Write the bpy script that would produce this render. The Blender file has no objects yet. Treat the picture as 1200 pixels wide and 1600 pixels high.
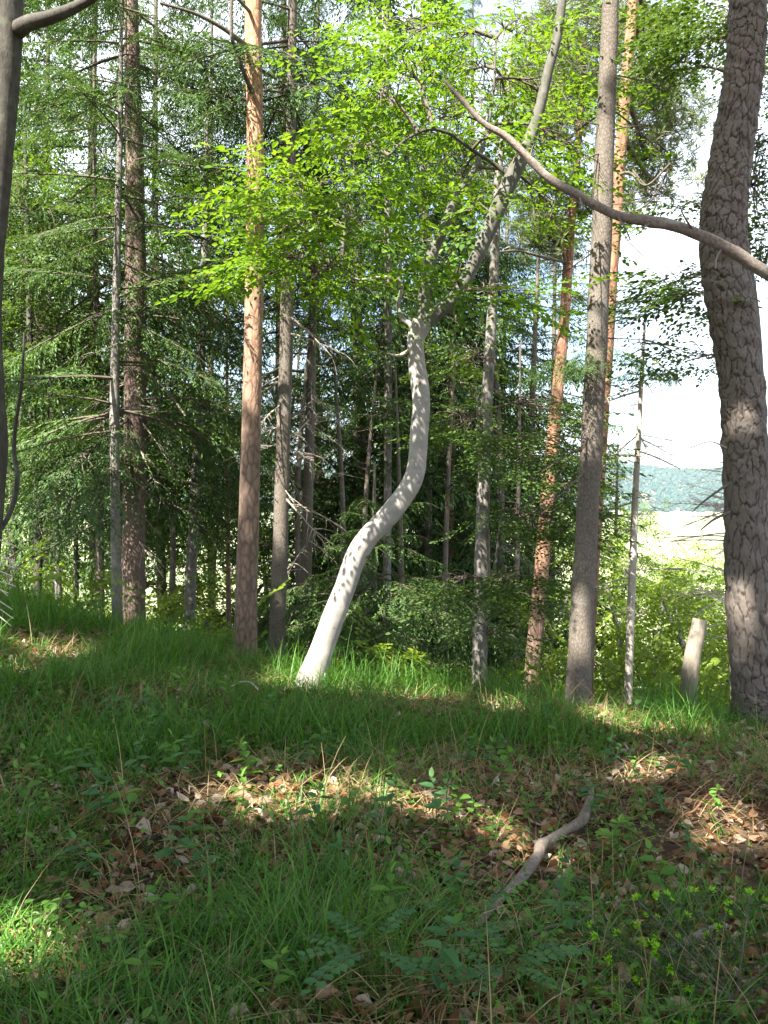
import bpy, math
import numpy as np
from mathutils import Vector, Matrix

R = math.radians
rng = np.random.default_rng(7)
scene = bpy.context.scene
COL = scene.collection

# ------------------------------------------------------------------ camera, sky, sun, exposure
F_PX, W_PX, H_PX = 1380.0, 1200.0, 1600.0
HORIZON = 760.0
CAM_Z = 1.5
PITCH = math.atan((H_PX / 2 - HORIZON) / F_PX)
cam_data = bpy.data.cameras.new('camera')
cam_data.sensor_fit = 'VERTICAL'
cam_data.sensor_height = 24.0
cam_data.sensor_width = 18.0
cam_data.lens = 24.0 * F_PX / H_PX
cam_data.clip_start = 0.05
cam_data.clip_end = 30000
cam = bpy.data.objects.new('camera', cam_data)
COL.objects.link(cam)
cam.location = (0, 0, CAM_Z)
cam.rotation_euler = (math.pi / 2 - PITCH, 0, 0)
scene.camera = cam

SUN_EL, SUN_AZ = R(51), R(217)          # azimuth clockwise from +Y: behind and to the left of the viewer
SUN = np.array([math.sin(SUN_AZ) * math.cos(SUN_EL), math.cos(SUN_AZ) * math.cos(SUN_EL), math.sin(SUN_EL)])
world = bpy.data.worlds.new('World')
scene.world = world
world.use_nodes = True
wn = world.node_tree
bg = wn.nodes['Background']
sky = wn.nodes.new('ShaderNodeTexSky')
sky.sky_type = 'NISHITA'
sky.sun_disc = False
sky.sun_elevation = SUN_EL
sky.sun_rotation = SUN_AZ
sky.air_density = 1.0
sky.dust_density = 2.0
# bright broken summer cloud
w_tc = wn.nodes.new('ShaderNodeTexCoord')
w_no = wn.nodes.new('ShaderNodeTexNoise'); w_no.inputs['Scale'].default_value = 2.3; w_no.inputs['Detail'].default_value = 7
wn.links.new(w_tc.outputs['Generated'], w_no.inputs['Vector'])
w_rg = wn.nodes.new('ShaderNodeMapRange'); w_rg.inputs[1].default_value = 0.42; w_rg.inputs[2].default_value = 0.62; w_rg.inputs[4].default_value = 0.75
wn.links.new(w_no.outputs[0], w_rg.inputs[0])
w_mx = wn.nodes.new('ShaderNodeMix'); w_mx.data_type = 'RGBA'
wn.links.new(w_rg.outputs[0], w_mx.inputs[0]); wn.links.new(sky.outputs[0], w_mx.inputs[6]); w_mx.inputs[7].default_value = (8.7, 9.1, 9.7, 1)
wn.links.new(w_mx.outputs[2], bg.inputs[0])
bg.inputs[1].default_value = 0.068
sun_data = bpy.data.lights.new('sun', 'SUN')
sun_data.energy = 5.0
sun_data.angle = R(0.55)
sun_data.color = (1.0, 0.94, 0.84)
sun = bpy.data.objects.new('sun', sun_data)
COL.objects.link(sun)
sun.rotation_euler = Vector(SUN).to_track_quat('Z', 'Y').to_euler()
sun.location = (-10, -14, 25)
scene.view_settings.view_transform = 'Standard'
scene.view_settings.look = 'None'
scene.view_settings.exposure = 2.5
scene.view_settings.gamma = 1.0
scene.render.engine = 'CYCLES'
cy = scene.cycles
cy.max_bounces = 7
cy.diffuse_bounces = 4
cy.glossy_bounces = 2
cy.transmission_bounces = 5
cy.volume_bounces = 0
cy.transparent_max_bounces = 8
cy.use_denoising = True
cy.caustics_reflective = False
cy.caustics_refractive = False

# ------------------------------------------------------------------ terrain shape
def softplus(x):
    return np.where(x > 20, x, np.log1p(np.exp(np.minimum(x, 20))))

def H(x, y):
    x = np.asarray(x, float); y = np.asarray(y, float)
    side = -0.55 * np.tanh(x / 5.5)
    side = side + 0.28 / (1 + np.exp(np.clip((x + 2.6) / 0.5, -50, 50))) * np.clip((y - 2) / 5, 0, 1)
    fore = -0.03 * np.clip(y, -30, 12)
    yc = 8.6 + 0.55 * np.clip(-x - 1.5, 0, 12)
    drop = -0.42 * softplus((y - yc) / 0.8) * 0.8
    bumps = 0.035 * np.sin(1.7 * x + 0.6 * y) + 0.03 * np.sin(2.9 * y - 1.1 * x + 1) + 0.015 * np.sin(6.1 * x + 2) * np.sin(5.3 * y)
    z = side + fore + drop + bumps
    z = np.maximum(z, -80 + 0.0 * z)
    hill = np.clip((y - 2750) / 900, 0, 1)
    hill = hill * hill * (3 - 2 * hill)
    ridge = 168 + 26 * np.sin(x / 300 + 0.9) + 12 * np.sin(x / 120)
    return z + hill * ridge

def P(px, py, Y):
    """the point at depth Y (metres ahead) seen at photograph pixel px, py"""
    a = (np.asarray(px, float) - W_PX / 2) / F_PX
    b = -(np.asarray(py, float) - H_PX / 2) / F_PX
    d = np.stack([a, math.cos(PITCH) + b * math.sin(PITCH), -math.sin(PITCH) + b * math.cos(PITCH)], -1)
    t = np.asarray(Y, float) / d[..., 1]
    return d * t[..., None] + np.array([0, 0, CAM_Z])

def proj(p):
    q = np.asarray(p, float) - np.array([0, 0, CAM_Z])
    f = q[..., 1] * math.cos(PITCH) - q[..., 2] * math.sin(PITCH)
    u = q[..., 1] * math.sin(PITCH) + q[..., 2] * math.cos(PITCH)
    fs = np.where(np.abs(f) < 1e-6, 1e-6, f)
    return W_PX / 2 + F_PX * q[..., 0] / fs, H_PX / 2 - F_PX * u / fs, f

def ground_at(px, py):
    for Y in np.arange(1.2, 30, 0.02):
        p = P(px, py, Y)
        if p[2] <= H(p[0], p[1]):
            return np.array([p[0], p[1], float(H(p[0], p[1]))])
    return P(px, py, 9.0)

# ------------------------------------------------------------------ mesh helpers
class Geo:
    def __init__(self):
        self.v, self.f, self.n = [], [], 0
    def add(self, v, f):
        v = np.asarray(v, float).reshape(-1, 3)
        f = np.asarray(f, np.int64).reshape(-1, 4)
        self.v.append(v); self.f.append(f + self.n); self.n += len(v)
        return self
    def arrays(self):
        return np.concatenate(self.v), np.concatenate(self.f)

def link(name, data, parent=None, base=None):
    o = bpy.data.objects.new(name, data)
    COL.objects.link(o)
    if parent is not None:
        o.parent = parent
    return o

def build(name, geo, mat, parent=None, base=(0, 0, 0), smooth=False, attr=None):
    v, f = geo.arrays() if isinstance(geo, Geo) else geo
    me = bpy.data.meshes.new(name)
    me.vertices.add(len(v)); me.vertices.foreach_set('co', (v - np.asarray(base)).astype(np.float32).ravel())
    me.loops.add(f.size); me.loops.foreach_set('vertex_index', f.astype(np.int32).ravel())
    me.polygons.add(len(f))
    me.polygons.foreach_set('loop_start', np.arange(0, f.size, 4, dtype=np.int32))
    me.polygons.foreach_set('use_smooth', np.full(len(f), smooth, dtype=bool))
    me.materials.append(mat)
    if attr is not None:
        a = me.attributes.new('crack', 'FLOAT', 'POINT')
        a.data.foreach_set('value', attr.astype(np.float32))
    me.update(calc_edges=True)
    return link(name, me, parent)

def thing(name, label, cat, loc, group=None):
    o = bpy.data.objects.new(name, None)
    COL.objects.link(o)
    o.location = tuple(float(c) for c in loc)
    o.empty_display_size = 0.2
    o['label'] = label; o['category'] = cat
    if group: o['group'] = group
    return o

def mark(o, label=None, cat=None, group=None, kind=None):
    if label: o['label'] = label
    if cat: o['category'] = cat
    if group: o['group'] = group
    if kind: o['kind'] = kind
    return o

def unit(v):
    return v / np.maximum(np.linalg.norm(v, axis=-1, keepdims=True), 1e-9)

def spline(pts, n):
    """Catmull-Rom through rows of pts (any width), n samples"""
    p = np.asarray(pts, float)
    if len(p) == 2:
        t = np.linspace(0, 1, n)[:, None]
        return p[0] * (1 - t) + p[1] * t
    q = np.vstack([2 * p[0] - p[1], p, 2 * p[-1] - p[-2]])
    t = np.linspace(0, len(p) - 1 - 1e-9, n)
    i = t.astype(int); u = (t - i)[:, None]
    a, b, c, d = q[i], q[i + 1], q[i + 2], q[i + 3]
    return 0.5 * ((2 * b) + (c - a) * u + (2 * a - 5 * b + 4 * c - d) * u ** 2 + (3 * b - a - 3 * c + d) * u ** 3)

def tube(path, rad, segs=12, disp=None, cap=False):
    path = np.asarray(path, float); n = len(path)
    rad = np.broadcast_to(np.asarray(rad, float), (n,))
    t = unit(np.gradient(path, axis=0))
    ref = np.array([1.0, 0, 0]) if abs(t[0, 0]) < 0.8 else np.array([0, 1.0, 0])
    u = np.zeros_like(path)
    u[0] = unit(ref - t[0] * np.dot(ref, t[0]))
    for k in range(1, n):
        w = u[k - 1] - t[k] * np.dot(u[k - 1], t[k]); u[k] = w / (np.linalg.norm(w) + 1e-9)
    w = np.cross(t, u)
    ang = np.linspace(0, 2 * np.pi, segs, endpoint=False)
    r = np.repeat(rad[:, None], segs, 1)
    if disp is not None:
        r = r + disp
    v = path[:, None, :] + r[..., None] * (np.cos(ang)[None, :, None] * u[:, None, :] + np.sin(ang)[None, :, None] * w[:, None, :])
    i = np.arange(n - 1)[:, None] * segs; j = np.arange(segs)[None, :]; j2 = (j + 1) % segs
    f = np.stack([i + j, i + j2, i + segs + j2, i + segs + j], -1).reshape(-1, 4)
    v = v.reshape(-1, 3)
    if cap:
        c = len(v)
        v = np.vstack([v, path[-1] + t[-1] * 0.004])
        top = (n - 1) * segs
        k = np.arange(0, segs, 2)
        f = np.vstack([f, np.stack([top + k, top + k + 1, top + (k + 2) % segs, np.full(len(k), c)], -1)])
    return v, f

def leaf_quads(pos, axis, nrm, length, width, fold=0.25, curl=0.0):
    """folded oval leaves: 6 vertices, 2 quads each"""
    pos = np.asarray(pos, float); n = len(pos)
    axis = unit(axis); side = unit(np.cross(nrm, axis)); up = np.cross(axis, side)
    L = np.broadcast_to(np.asarray(length, float), (n,))[:, None]; Wd = np.broadcast_to(np.asarray(width, float), (n,))[:, None] * 0.5
    fo = np.broadcast_to(np.asarray(fold, float), (n,))[:, None] * Wd
    cu = np.broadcast_to(np.asarray(curl, float), (n,))[:, None] * L
    b = pos
    l1 = pos + axis * L * 0.30 + side * Wd * 0.95 + up * fo
    l2 = pos + axis * L * 0.66 + side * Wd * 0.82 + up * (fo - cu * 0.4)
    tip = pos + axis * L - up * cu
    r2 = pos + axis * L * 0.66 - side * Wd * 0.82 + up * (fo - cu * 0.4)
    r1 = pos + axis * L * 0.30 - side * Wd * 0.95 + up * fo
    v = np.stack([b, l1, l2, tip, r2, r1], 1).reshape(-1, 3)
    k = np.arange(n)[:, None] * 6
    f = np.concatenate([k + np.array([[0, 3, 2, 1]]), k + np.array([[0, 5, 4, 3]])], 1).reshape(-1, 4)
    return v, f

def strip_quads(pos, axis, nrm, length, width):
    """needle twigs: one pointed quad each"""
    pos = np.asarray(pos, float); n = len(pos)
    axis = unit(axis); side = unit(np.cross(nrm, axis))
    L = np.broadcast_to(np.asarray(length, float), (n,))[:, None]; Wd = np.broadcast_to(np.asarray(width, float), (n,))[:, None] * 0.5
    v = np.stack([pos, pos + axis * L * 0.45 + side * Wd, pos + axis * L, pos + axis * L * 0.45 - side * Wd], 1).reshape(-1, 3)
    return v, np.arange(4 * n).reshape(-1, 4)

def place(tv, tf, M, T):
    """put a template (tv, tf) at every 3x3 matrix M[i] and translation T[i]"""
    n = len(M)
    v = np.einsum('nij,vj->nvi', M, tv) + T[:, None, :]
    f = tf[None] + (np.arange(n) * len(tv))[:, None, None]
    return v.reshape(-1, 3), f.reshape(-1, 4)

def frames(az, pitch, roll, scale):
    """x axis turned to azimuth az and raised by pitch, rolled about itself"""
    az, pitch, roll = map(lambda a: np.asarray(a, float), (az, pitch, roll))
    ca, sa, cp, sp = np.cos(az), np.sin(az), np.cos(pitch), np.sin(pitch)
    x = np.stack([ca * cp, sa * cp, sp], -1)
    y0 = np.stack([-sa, ca, 0 * sa], -1)
    z0 = np.cross(x, y0)
    cr, sr = np.cos(roll)[:, None], np.sin(roll)[:, None]
    y = y0 * cr + z0 * sr; z = -y0 * sr + z0 * cr
    return np.stack([x, y, z], -1) * np.asarray(scale, float).reshape(-1, 1, 1)

# ------------------------------------------------------------------ materials
def new_mat(name):
    m = bpy.data.materials.new(name); m.use_nodes = True
    nt = m.node_tree; nt.nodes.clear()
    out = nt.nodes.new('ShaderNodeOutputMaterial')
    return m, nt, out

def N(nt, kind, **kw):
    n = nt.nodes.new(kind)
    for k, v in kw.items():
        if k.startswith('i_'):
            n.inputs[int(k[2:]) if k[2:].isdigit() else k[2:].replace('_', ' ')].default_value = v
        else:
            setattr(n, k, v)
    return n

def ramp(nt, stops, src, interp='LINEAR'):
    r = nt.nodes.new('ShaderNodeValToRGB'); e = r.color_ramp.elements
    r.color_ramp.interpolation = interp
    while len(e) < len(stops): e.new(0.5)
    for el, (p, c) in zip(e, stops):
        el.position = p; el.color = (*c, 1)
    nt.links.new(src, r.inputs[0])
    return r.outputs[0]

def leaf_mat(name, cols, trans_gain=(1.5, 1.5, 0.6), trans=0.4, gloss=0.04, rough=0.45, big=0.35):
    m, nt, out = new_mat(name); L = nt.links.new
    geo = N(nt, 'ShaderNodeNewGeometry')
    tc = N(nt, 'ShaderNodeTexCoord')
    noi = N(nt, 'ShaderNodeTexNoise'); noi.inputs['Scale'].default_value = 0.9; noi.inputs['Detail'].default_value = 2
    L(tc.outputs['Object'], noi.inputs['Vector'])
    mx = N(nt, 'ShaderNodeMix'); mx.data_type = 'FLOAT'; mx.inputs[0].default_value = big
    L(geo.outputs['Random Per Island'], mx.inputs[2]); L(noi.outputs[0], mx.inputs[3])
    k = len(cols)
    col = ramp(nt, [(0.08 + 0.84 * i / max(1, k - 1), c) for i, c in enumerate(cols)], mx.outputs[0])
    d = N(nt, 'ShaderNodeBsdfDiffuse'); L(col, d.inputs[0])
    tm = N(nt, 'ShaderNodeMix'); tm.data_type = 'RGBA'; tm.blend_type = 'MULTIPLY'; tm.inputs[0].default_value = 1.0
    tm.clamp_result = False
    L(col, tm.inputs[6]); tm.inputs[7].default_value = (*trans_gain, 1)
    t = N(nt, 'ShaderNodeBsdfTranslucent'); L(tm.outputs[2], t.inputs[0])
    ms = N(nt, 'ShaderNodeMixShader'); ms.inputs[0].default_value = trans
    L(d.outputs[0], ms.inputs[1]); L(t.outputs[0], ms.inputs[2])
    g = N(nt, 'ShaderNodeBsdfGlossy'); gloss *= 0.3; g.inputs['Roughness'].default_value = rough; g.inputs[0].default_value = (0.9, 0.95, 1, 1)
    ms2 = N(nt, 'ShaderNodeMixShader'); ms2.inputs[0].default_value = gloss
    L(ms.outputs[0], ms2.inputs[1]); L(g.outputs[0], ms2.inputs[2])
    L(ms2.outputs[0], out.inputs[0])
    return m

def bark_mat(name, dark, light, scale=(14, 14, 4), bump=0.6, dist=0.012, vor=True, patch=None, patch_scale=1.5, upper=None, z0=2.0, z1=5.0, crack=False, bands=False, rough=0.85):
    m, nt, out = new_mat(name); L = nt.links.new
    tc = N(nt, 'ShaderNodeTexCoord')
    mp = N(nt, 'ShaderNodeMapping'); mp.inputs['Scale'].default_value = scale
    L(tc.outputs['Object'], mp.inputs[0])
    wob = N(nt, 'ShaderNodeTexNoise'); wob.inputs['Scale'].default_value = 1.0; wob.inputs['Detail'].default_value = 8; wob.inputs['Roughness'].default_value = 0.65
    L(mp.outputs[0], wob.inputs['Vector'])
    h = wob.outputs[0]
    if vor:
        vo = N(nt, 'ShaderNodeTexVoronoi'); vo.feature = 'DISTANCE_TO_EDGE'; vo.inputs['Scale'].default_value = 1.6
        ad = N(nt, 'ShaderNodeMix'); ad.data_type = 'VECTOR'; ad.inputs[0].default_value = 0.42
        L(mp.outputs[0], ad.inputs[4]); L(wob.outputs['Color'], ad.inputs[5]); L(ad.outputs[1], vo.inputs['Vector'])
        mr = N(nt, 'ShaderNodeMapRange'); mr.inputs[2].default_value = 0.22; L(vo.outputs[0], mr.inputs[0])
        mm = N(nt, 'ShaderNodeMath'); mm.operation = 'MULTIPLY_ADD'; mm.inputs[1].default_value = 0.28
        L(mr.outputs[0], mm.inputs[0]); 
        m3 = N(nt, 'ShaderNodeMath'); m3.operation = 'MULTIPLY'; m3.inputs[1].default_value = 0.75; L(h, m3.inputs[0]); L(m3.outputs[0], mm.inputs[2])
        h = mm.outputs[0]
    if crack:
        at = N(nt, 'ShaderNodeAttribute'); at.attribute_name = 'crack'
        mm = N(nt, 'ShaderNodeMath'); mm.operation = 'MULTIPLY_ADD'; mm.inputs[1].default_value = 0.55
        m3 = N(nt, 'ShaderNodeMath'); m3.operation = 'MULTIPLY'; m3.inputs[1].default_value = 0.55
        L(wob.outputs[0], m3.inputs[0]); L(at.outputs['Fac'], mm.inputs[0]); L(m3.outputs[0], mm.inputs[2])
        h = mm.outputs[0]
    mid = tuple((a + b) / 2 for a, b in zip(dark, light))
    col = ramp(nt, [(0.22, dark), (0.5, mid), (0.85, light)], h)
    big = N(nt, 'ShaderNodeTexNoise'); big.inputs['Scale'].default_value = patch_scale; big.inputs['Detail'].default_value = 5; big.inputs['Roughness'].default_value = 0.7
    L(tc.outputs['Object'], big.inputs['Vector'])
    if upper is not None:
        ud, ul = upper
        ucol = ramp(nt, [(0.25, ud), (0.75, ul)], h)
        sx = N(nt, 'ShaderNodeSeparateXYZ'); L(tc.outputs['Object'], sx.inputs[0])
        ma = N(nt, 'ShaderNodeMath'); ma.operation = 'MULTIPLY_ADD'; ma.inputs[1].default_value = 2.2; L(big.outputs[0], ma.inputs[0]); L(sx.outputs[2], ma.inputs[2])
        mr = N(nt, 'ShaderNodeMapRange'); mr.inputs[1].default_value = z0 + 1.1; mr.inputs[2].default_value = z1 + 1.1; L(ma.outputs[0], mr.inputs[0])
        mu = N(nt, 'ShaderNodeMix'); mu.data_type = 'RGBA'; L(mr.outputs[0], mu.inputs[0]); L(col, mu.inputs[6]); L(ucol, mu.inputs[7])
        col = mu.outputs[2]
    if patch is not None:
        mr = N(nt, 'ShaderNodeMapRange'); mr.inputs[1].default_value = 0.52; mr.inputs[2].default_value = 0.72; mr.inputs[4].default_value = 0.75
        L(big.outputs[0], mr.inputs[0])
        mu = N(nt, 'ShaderNodeMix'); mu.data_type = 'RGBA'; L(mr.outputs[0], mu.inputs[0]); L(col, mu.inputs[6]); mu.inputs[7].default_value = (*patch, 1)
        col = mu.outputs[2]
    if bands:
        mp2 = N(nt, 'ShaderNodeMapping'); mp2.inputs['Scale'].default_value = (5, 5, 16); L(tc.outputs['Object'], mp2.inputs[0])
        n2 = N(nt, 'ShaderNodeTexNoise'); n2.inputs['Scale'].default_value = 1.0; n2.inputs['Detail'].default_value = 5; L(mp2.outputs[0], n2.inputs['Vector'])
        mr = N(nt, 'ShaderNodeMapRange'); mr.inputs[1].default_value = 0.35; mr.inputs[2].default_value = 0.7; mr.inputs[3].default_value = 0.86; mr.inputs[4].default_value = 1.08; L(n2.outputs[0], mr.inputs[0])
        mu = N(nt, 'ShaderNodeMix'); mu.data_type = 'RGBA'; mu.blend_type = 'MULTIPLY'; mu.inputs[0].default_value = 1.0; L(col, mu.inputs[6]); L(mr.outputs[0], mu.inputs[7])
        col = mu.outputs[2]
        sp = N(nt, 'ShaderNodeTexVoronoi'); sp.inputs['Scale'].default_value = 42; L(tc.outputs['Object'], sp.inputs['Vector'])
        mr = N(nt, 'ShaderNodeMapRange'); mr.inputs[1].default_value = 0.12; mr.inputs[2].default_value = 0.2; mr.inputs[3].default_value = 0.5; mr.inputs[4].default_value = 0.0; L(sp.outputs[0], mr.inputs[0])
        n3 = N(nt, 'ShaderNodeMath'); n3.operation = 'MULTIPLY'; L(mr.outputs[0], n3.inputs[0]); 
        m4 = N(nt, 'ShaderNodeMapRange'); m4.inputs[1].default_value = 0.5; m4.inputs[2].default_value = 0.62; L(big.outputs[0], m4.inputs[0]); L(m4.outputs[0], n3.inputs[1])
        mu = N(nt, 'ShaderNodeMix'); mu.data_type = 'RGBA'; L(n3.outputs[0], mu.inputs[0]); L(col, mu.inputs[6]); mu.inputs[7].default_value = (0.6, 0.6, 0.57, 1)
        col = mu.outputs[2]
        mp3 = N(nt, 'ShaderNodeMapping'); mp3.inputs['Scale'].default_value = (4.2, 4.2, 5.6); L(tc.outputs['Object'], mp3.inputs[0])
        kn = N(nt, 'ShaderNodeTexVoronoi'); kn.inputs['Scale'].default_value = 1.0; L(mp3.outputs[0], kn.inputs['Vector'])
        mr = N(nt, 'ShaderNodeMapRange'); mr.inputs[1].default_value = 0.08; mr.inputs[2].default_value = 0.15; mr.inputs[3].default_value = 0.8; mr.inputs[4].default_value = 0.0; L(kn.outputs[0], mr.inputs[0])
        mu = N(nt, 'ShaderNodeMix'); mu.data_type = 'RGBA'; L(mr.outputs[0], mu.inputs[0]); L(col, mu.inputs[6]); mu.inputs[7].default_value = (0.07, 0.06, 0.05, 1)
        col = mu.outputs[2]
    b = N(nt, 'ShaderNodeBsdfPrincipled'); b.inputs['Roughness'].default_value = rough; b.inputs['Specular IOR Level'].default_value = 0.25
    L(col, b.inputs['Base Color'])
    bp = N(nt, 'ShaderNodeBump'); bp.inputs['Strength'].default_value = bump; bp.inputs['Distance'].default_value = dist
    L(h, bp.inputs['Height']); L(bp.outputs[0], b.inputs['Normal'])
    L(b.outputs[0], out.inputs[0])
    return m

M = {}
M['beech_bark'] = bark_mat('beech_bark', (0.22, 0.205, 0.185), (0.37, 0.345, 0.31), (7, 7, 5), 0.5, 0.006, vor=False, bands=True, patch=(0.17, 0.17, 0.145), patch_scale=4.5, rough=0.8)
M['spruce_bark'] = bark_mat('spruce_bark', (0.055, 0.046, 0.037), (0.17, 0.145, 0.118), (46, 46, 30), 0.7, 0.008, patch=(0.16, 0.15, 0.13), patch_scale=2.5)
M['red_spruce_bark'] = bark_mat('red_spruce_bark', (0.07, 0.05, 0.04), (0.20, 0.145, 0.118), (36, 36, 20), 0.8, 0.01, patch=(0.2, 0.17, 0.15))
M['grey_bark'] = bark_mat('grey_bark', (0.06, 0.055, 0.047), (0.26, 0.24, 0.21), (26, 26, 12), 0.7, 0.008, vor=False, patch=(0.34, 0.34, 0.31), patch_scale=6.0, bands=True)
M['dark_bark'] = bark_mat('dark_bark', (0.022, 0.02, 0.017), (0.10, 0.09, 0.075), (26, 26, 10), 0.9, 0.01, vor=False, patch=(0.13, 0.14, 0.10), patch_scale=5.0)
M['pine_bark'] = bark_mat('pine_bark', (0.06, 0.042, 0.034), (0.27, 0.185, 0.14), (18, 18, 7), 0.9, 0.014, upper=((0.19, 0.095, 0.055), (0.46, 0.275, 0.17)), z0=2.6, z1=5.2)
M['orange_pine_bark'] = bark_mat('orange_pine_bark', (0.06, 0.042, 0.034), (0.24, 0.16, 0.12), (16, 16, 6), 0.9, 0.014, upper=((0.12, 0.06, 0.036), (0.31, 0.17, 0.108)), z0=1.6, z1=3.4)
M['plate_bark'] = bark_mat('plate_bark', (0.03, 0.024, 0.02), (0.155, 0.13, 0.112), (70, 70, 36), 0.9, 0.008, vor=False, crack=True, patch=(0.15, 0.135, 0.125), patch_scale=5.0)
M['dead_wood'] = bark_mat('dead_wood', (0.26, 0.22, 0.18), (0.55, 0.50, 0.43), (22, 22, 3), 0.5, 0.006, vor=False, patch=(0.34, 0.27, 0.2), patch_scale=3)
M['dead_twig'] = bark_mat('dead_twig', (0.20, 0.165, 0.125), (0.42, 0.37, 0.31), (20, 20, 20), 0.2, 0.003, vor=False)
M['twig'] = bark_mat('twig', (0.05, 0.04, 0.032), (0.16, 0.13, 0.10), (20, 20, 20), 0.3, 0.004, vor=False)
M['limb_bark'] = bark_mat('limb_bark', (0.07, 0.055, 0.045), (0.30, 0.25, 0.21), (60, 60, 60), 0.7, 0.006, vor=False, patch=(0.40, 0.37, 0.33), patch_scale=5)
M['stick_bark'] = bark_mat('stick_bark', (0.05, 0.038, 0.03), (0.23, 0.185, 0.15), (60, 60, 60), 0.8, 0.006, vor=False, patch=(0.25, 0.22, 0.185), patch_scale=16)
M['stump_bark'] = bark_mat('stump_bark', (0.12, 0.10, 0.078), (0.32, 0.28, 0.225), (30, 30, 8), 0.8, 0.01, vor=False, patch=(0.13, 0.115, 0.08), patch_scale=7)
M['limb_shaded'] = bark_mat('limb_shaded', (0.04, 0.04, 0.032), (0.14, 0.135, 0.112), (26, 26, 12), 0.6, 0.006, vor=False, patch=(0.17, 0.18, 0.15), patch_scale=7)  # darker than the beech trunk: shade on the limbs put into the colour
M['red_twig'] = bark_mat('red_twig', (0.12, 0.05, 0.035), (0.30, 0.14, 0.09), (20, 20, 20), 0.2, 0.003, vor=False)

M['beech_leaf'] = leaf_mat('beech_leaf', [(0.05, 0.115, 0.016), (0.09, 0.18, 0.024), (0.15, 0.255, 0.034)], (1.7, 1.5, 0.5), 0.5)
M['shaded_leaf'] = leaf_mat('shaded_leaf', [(0.042, 0.078, 0.022), (0.068, 0.12, 0.03), (0.105, 0.16, 0.036)], (1.4, 1.35, 0.6), 0.4)  # darker leaf copy, with the shade put into its colour
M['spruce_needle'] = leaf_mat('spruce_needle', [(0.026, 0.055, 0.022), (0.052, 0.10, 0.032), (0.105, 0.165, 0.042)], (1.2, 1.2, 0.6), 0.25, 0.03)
M['sunlit_spruce_needle'] = leaf_mat('sunlit_spruce_needle', [(0.034, 0.072, 0.026), (0.066, 0.124, 0.036), (0.13, 0.20, 0.055)], (1.3, 1.3, 0.5), 0.3, 0.03)  # lighter copy of the spruce needles, sunlight put into the colour
M['pine_needle'] = leaf_mat('pine_needle', [(0.075, 0.105, 0.05), (0.12, 0.15, 0.07), (0.18, 0.19, 0.08)], (1.2, 1.2, 0.7), 0.3, 0.04)
M['hazy_hill_leaf'] = leaf_mat('hazy_hill_leaf', [(0.012, 0.036, 0.028), (0.024, 0.058, 0.042), (0.05, 0.09, 0.055)], (1.2, 1.2, 0.8), 0.2)  # blue cast of the distant haze put into the leaf colour
M['thicket_leaf'] = leaf_mat('thicket_leaf', [(0.10, 0.155, 0.024), (0.17, 0.25, 0.038), (0.25, 0.33, 0.06)], (1.5, 1.5, 0.5), 0.45)
M['grass'] = leaf_mat('grass', [(0.03, 0.095, 0.012), (0.064, 0.165, 0.021), (0.125, 0.25, 0.04)], (1.4, 1.4, 0.5), 0.4, 0.05)
M['straw'] = leaf_mat('straw', [(0.13, 0.09, 0.045), (0.27, 0.20, 0.10), (0.42, 0.34, 0.19)], (1.2, 1.1, 0.8), 0.25, 0.03)
M['litter'] = leaf_mat('litter', [(0.04, 0.024, 0.016), (0.13, 0.062, 0.03), (0.24, 0.125, 0.062), (0.32, 0.20, 0.12), (0.38, 0.32, 0.26)], (1.2, 1.0, 0.7), 0.15, 0.03, big=0.1)
M['herb'] = leaf_mat('herb', [(0.055, 0.13, 0.025), (0.085, 0.185, 0.032), (0.13, 0.25, 0.045)], (1.5, 1.5, 0.5), 0.4, 0.04)
M['blue_herb'] = leaf_mat('blue_herb', [(0.04, 0.105, 0.04), (0.06, 0.145, 0.05), (0.09, 0.185, 0.055)], (1.4, 1.5, 0.6), 0.35, 0.04)
M['bud'] = leaf_mat('bud', [(0.20, 0.42, 0.02), (0.27, 0.52, 0.03)], (1.3, 1.3, 0.5), 0.35, 0.03)
M['stem'] = leaf_mat('stem', [(0.07, 0.10, 0.03), (0.10, 0.12, 0.04)], (1, 1, 1), 0.1, 0.03)

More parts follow.
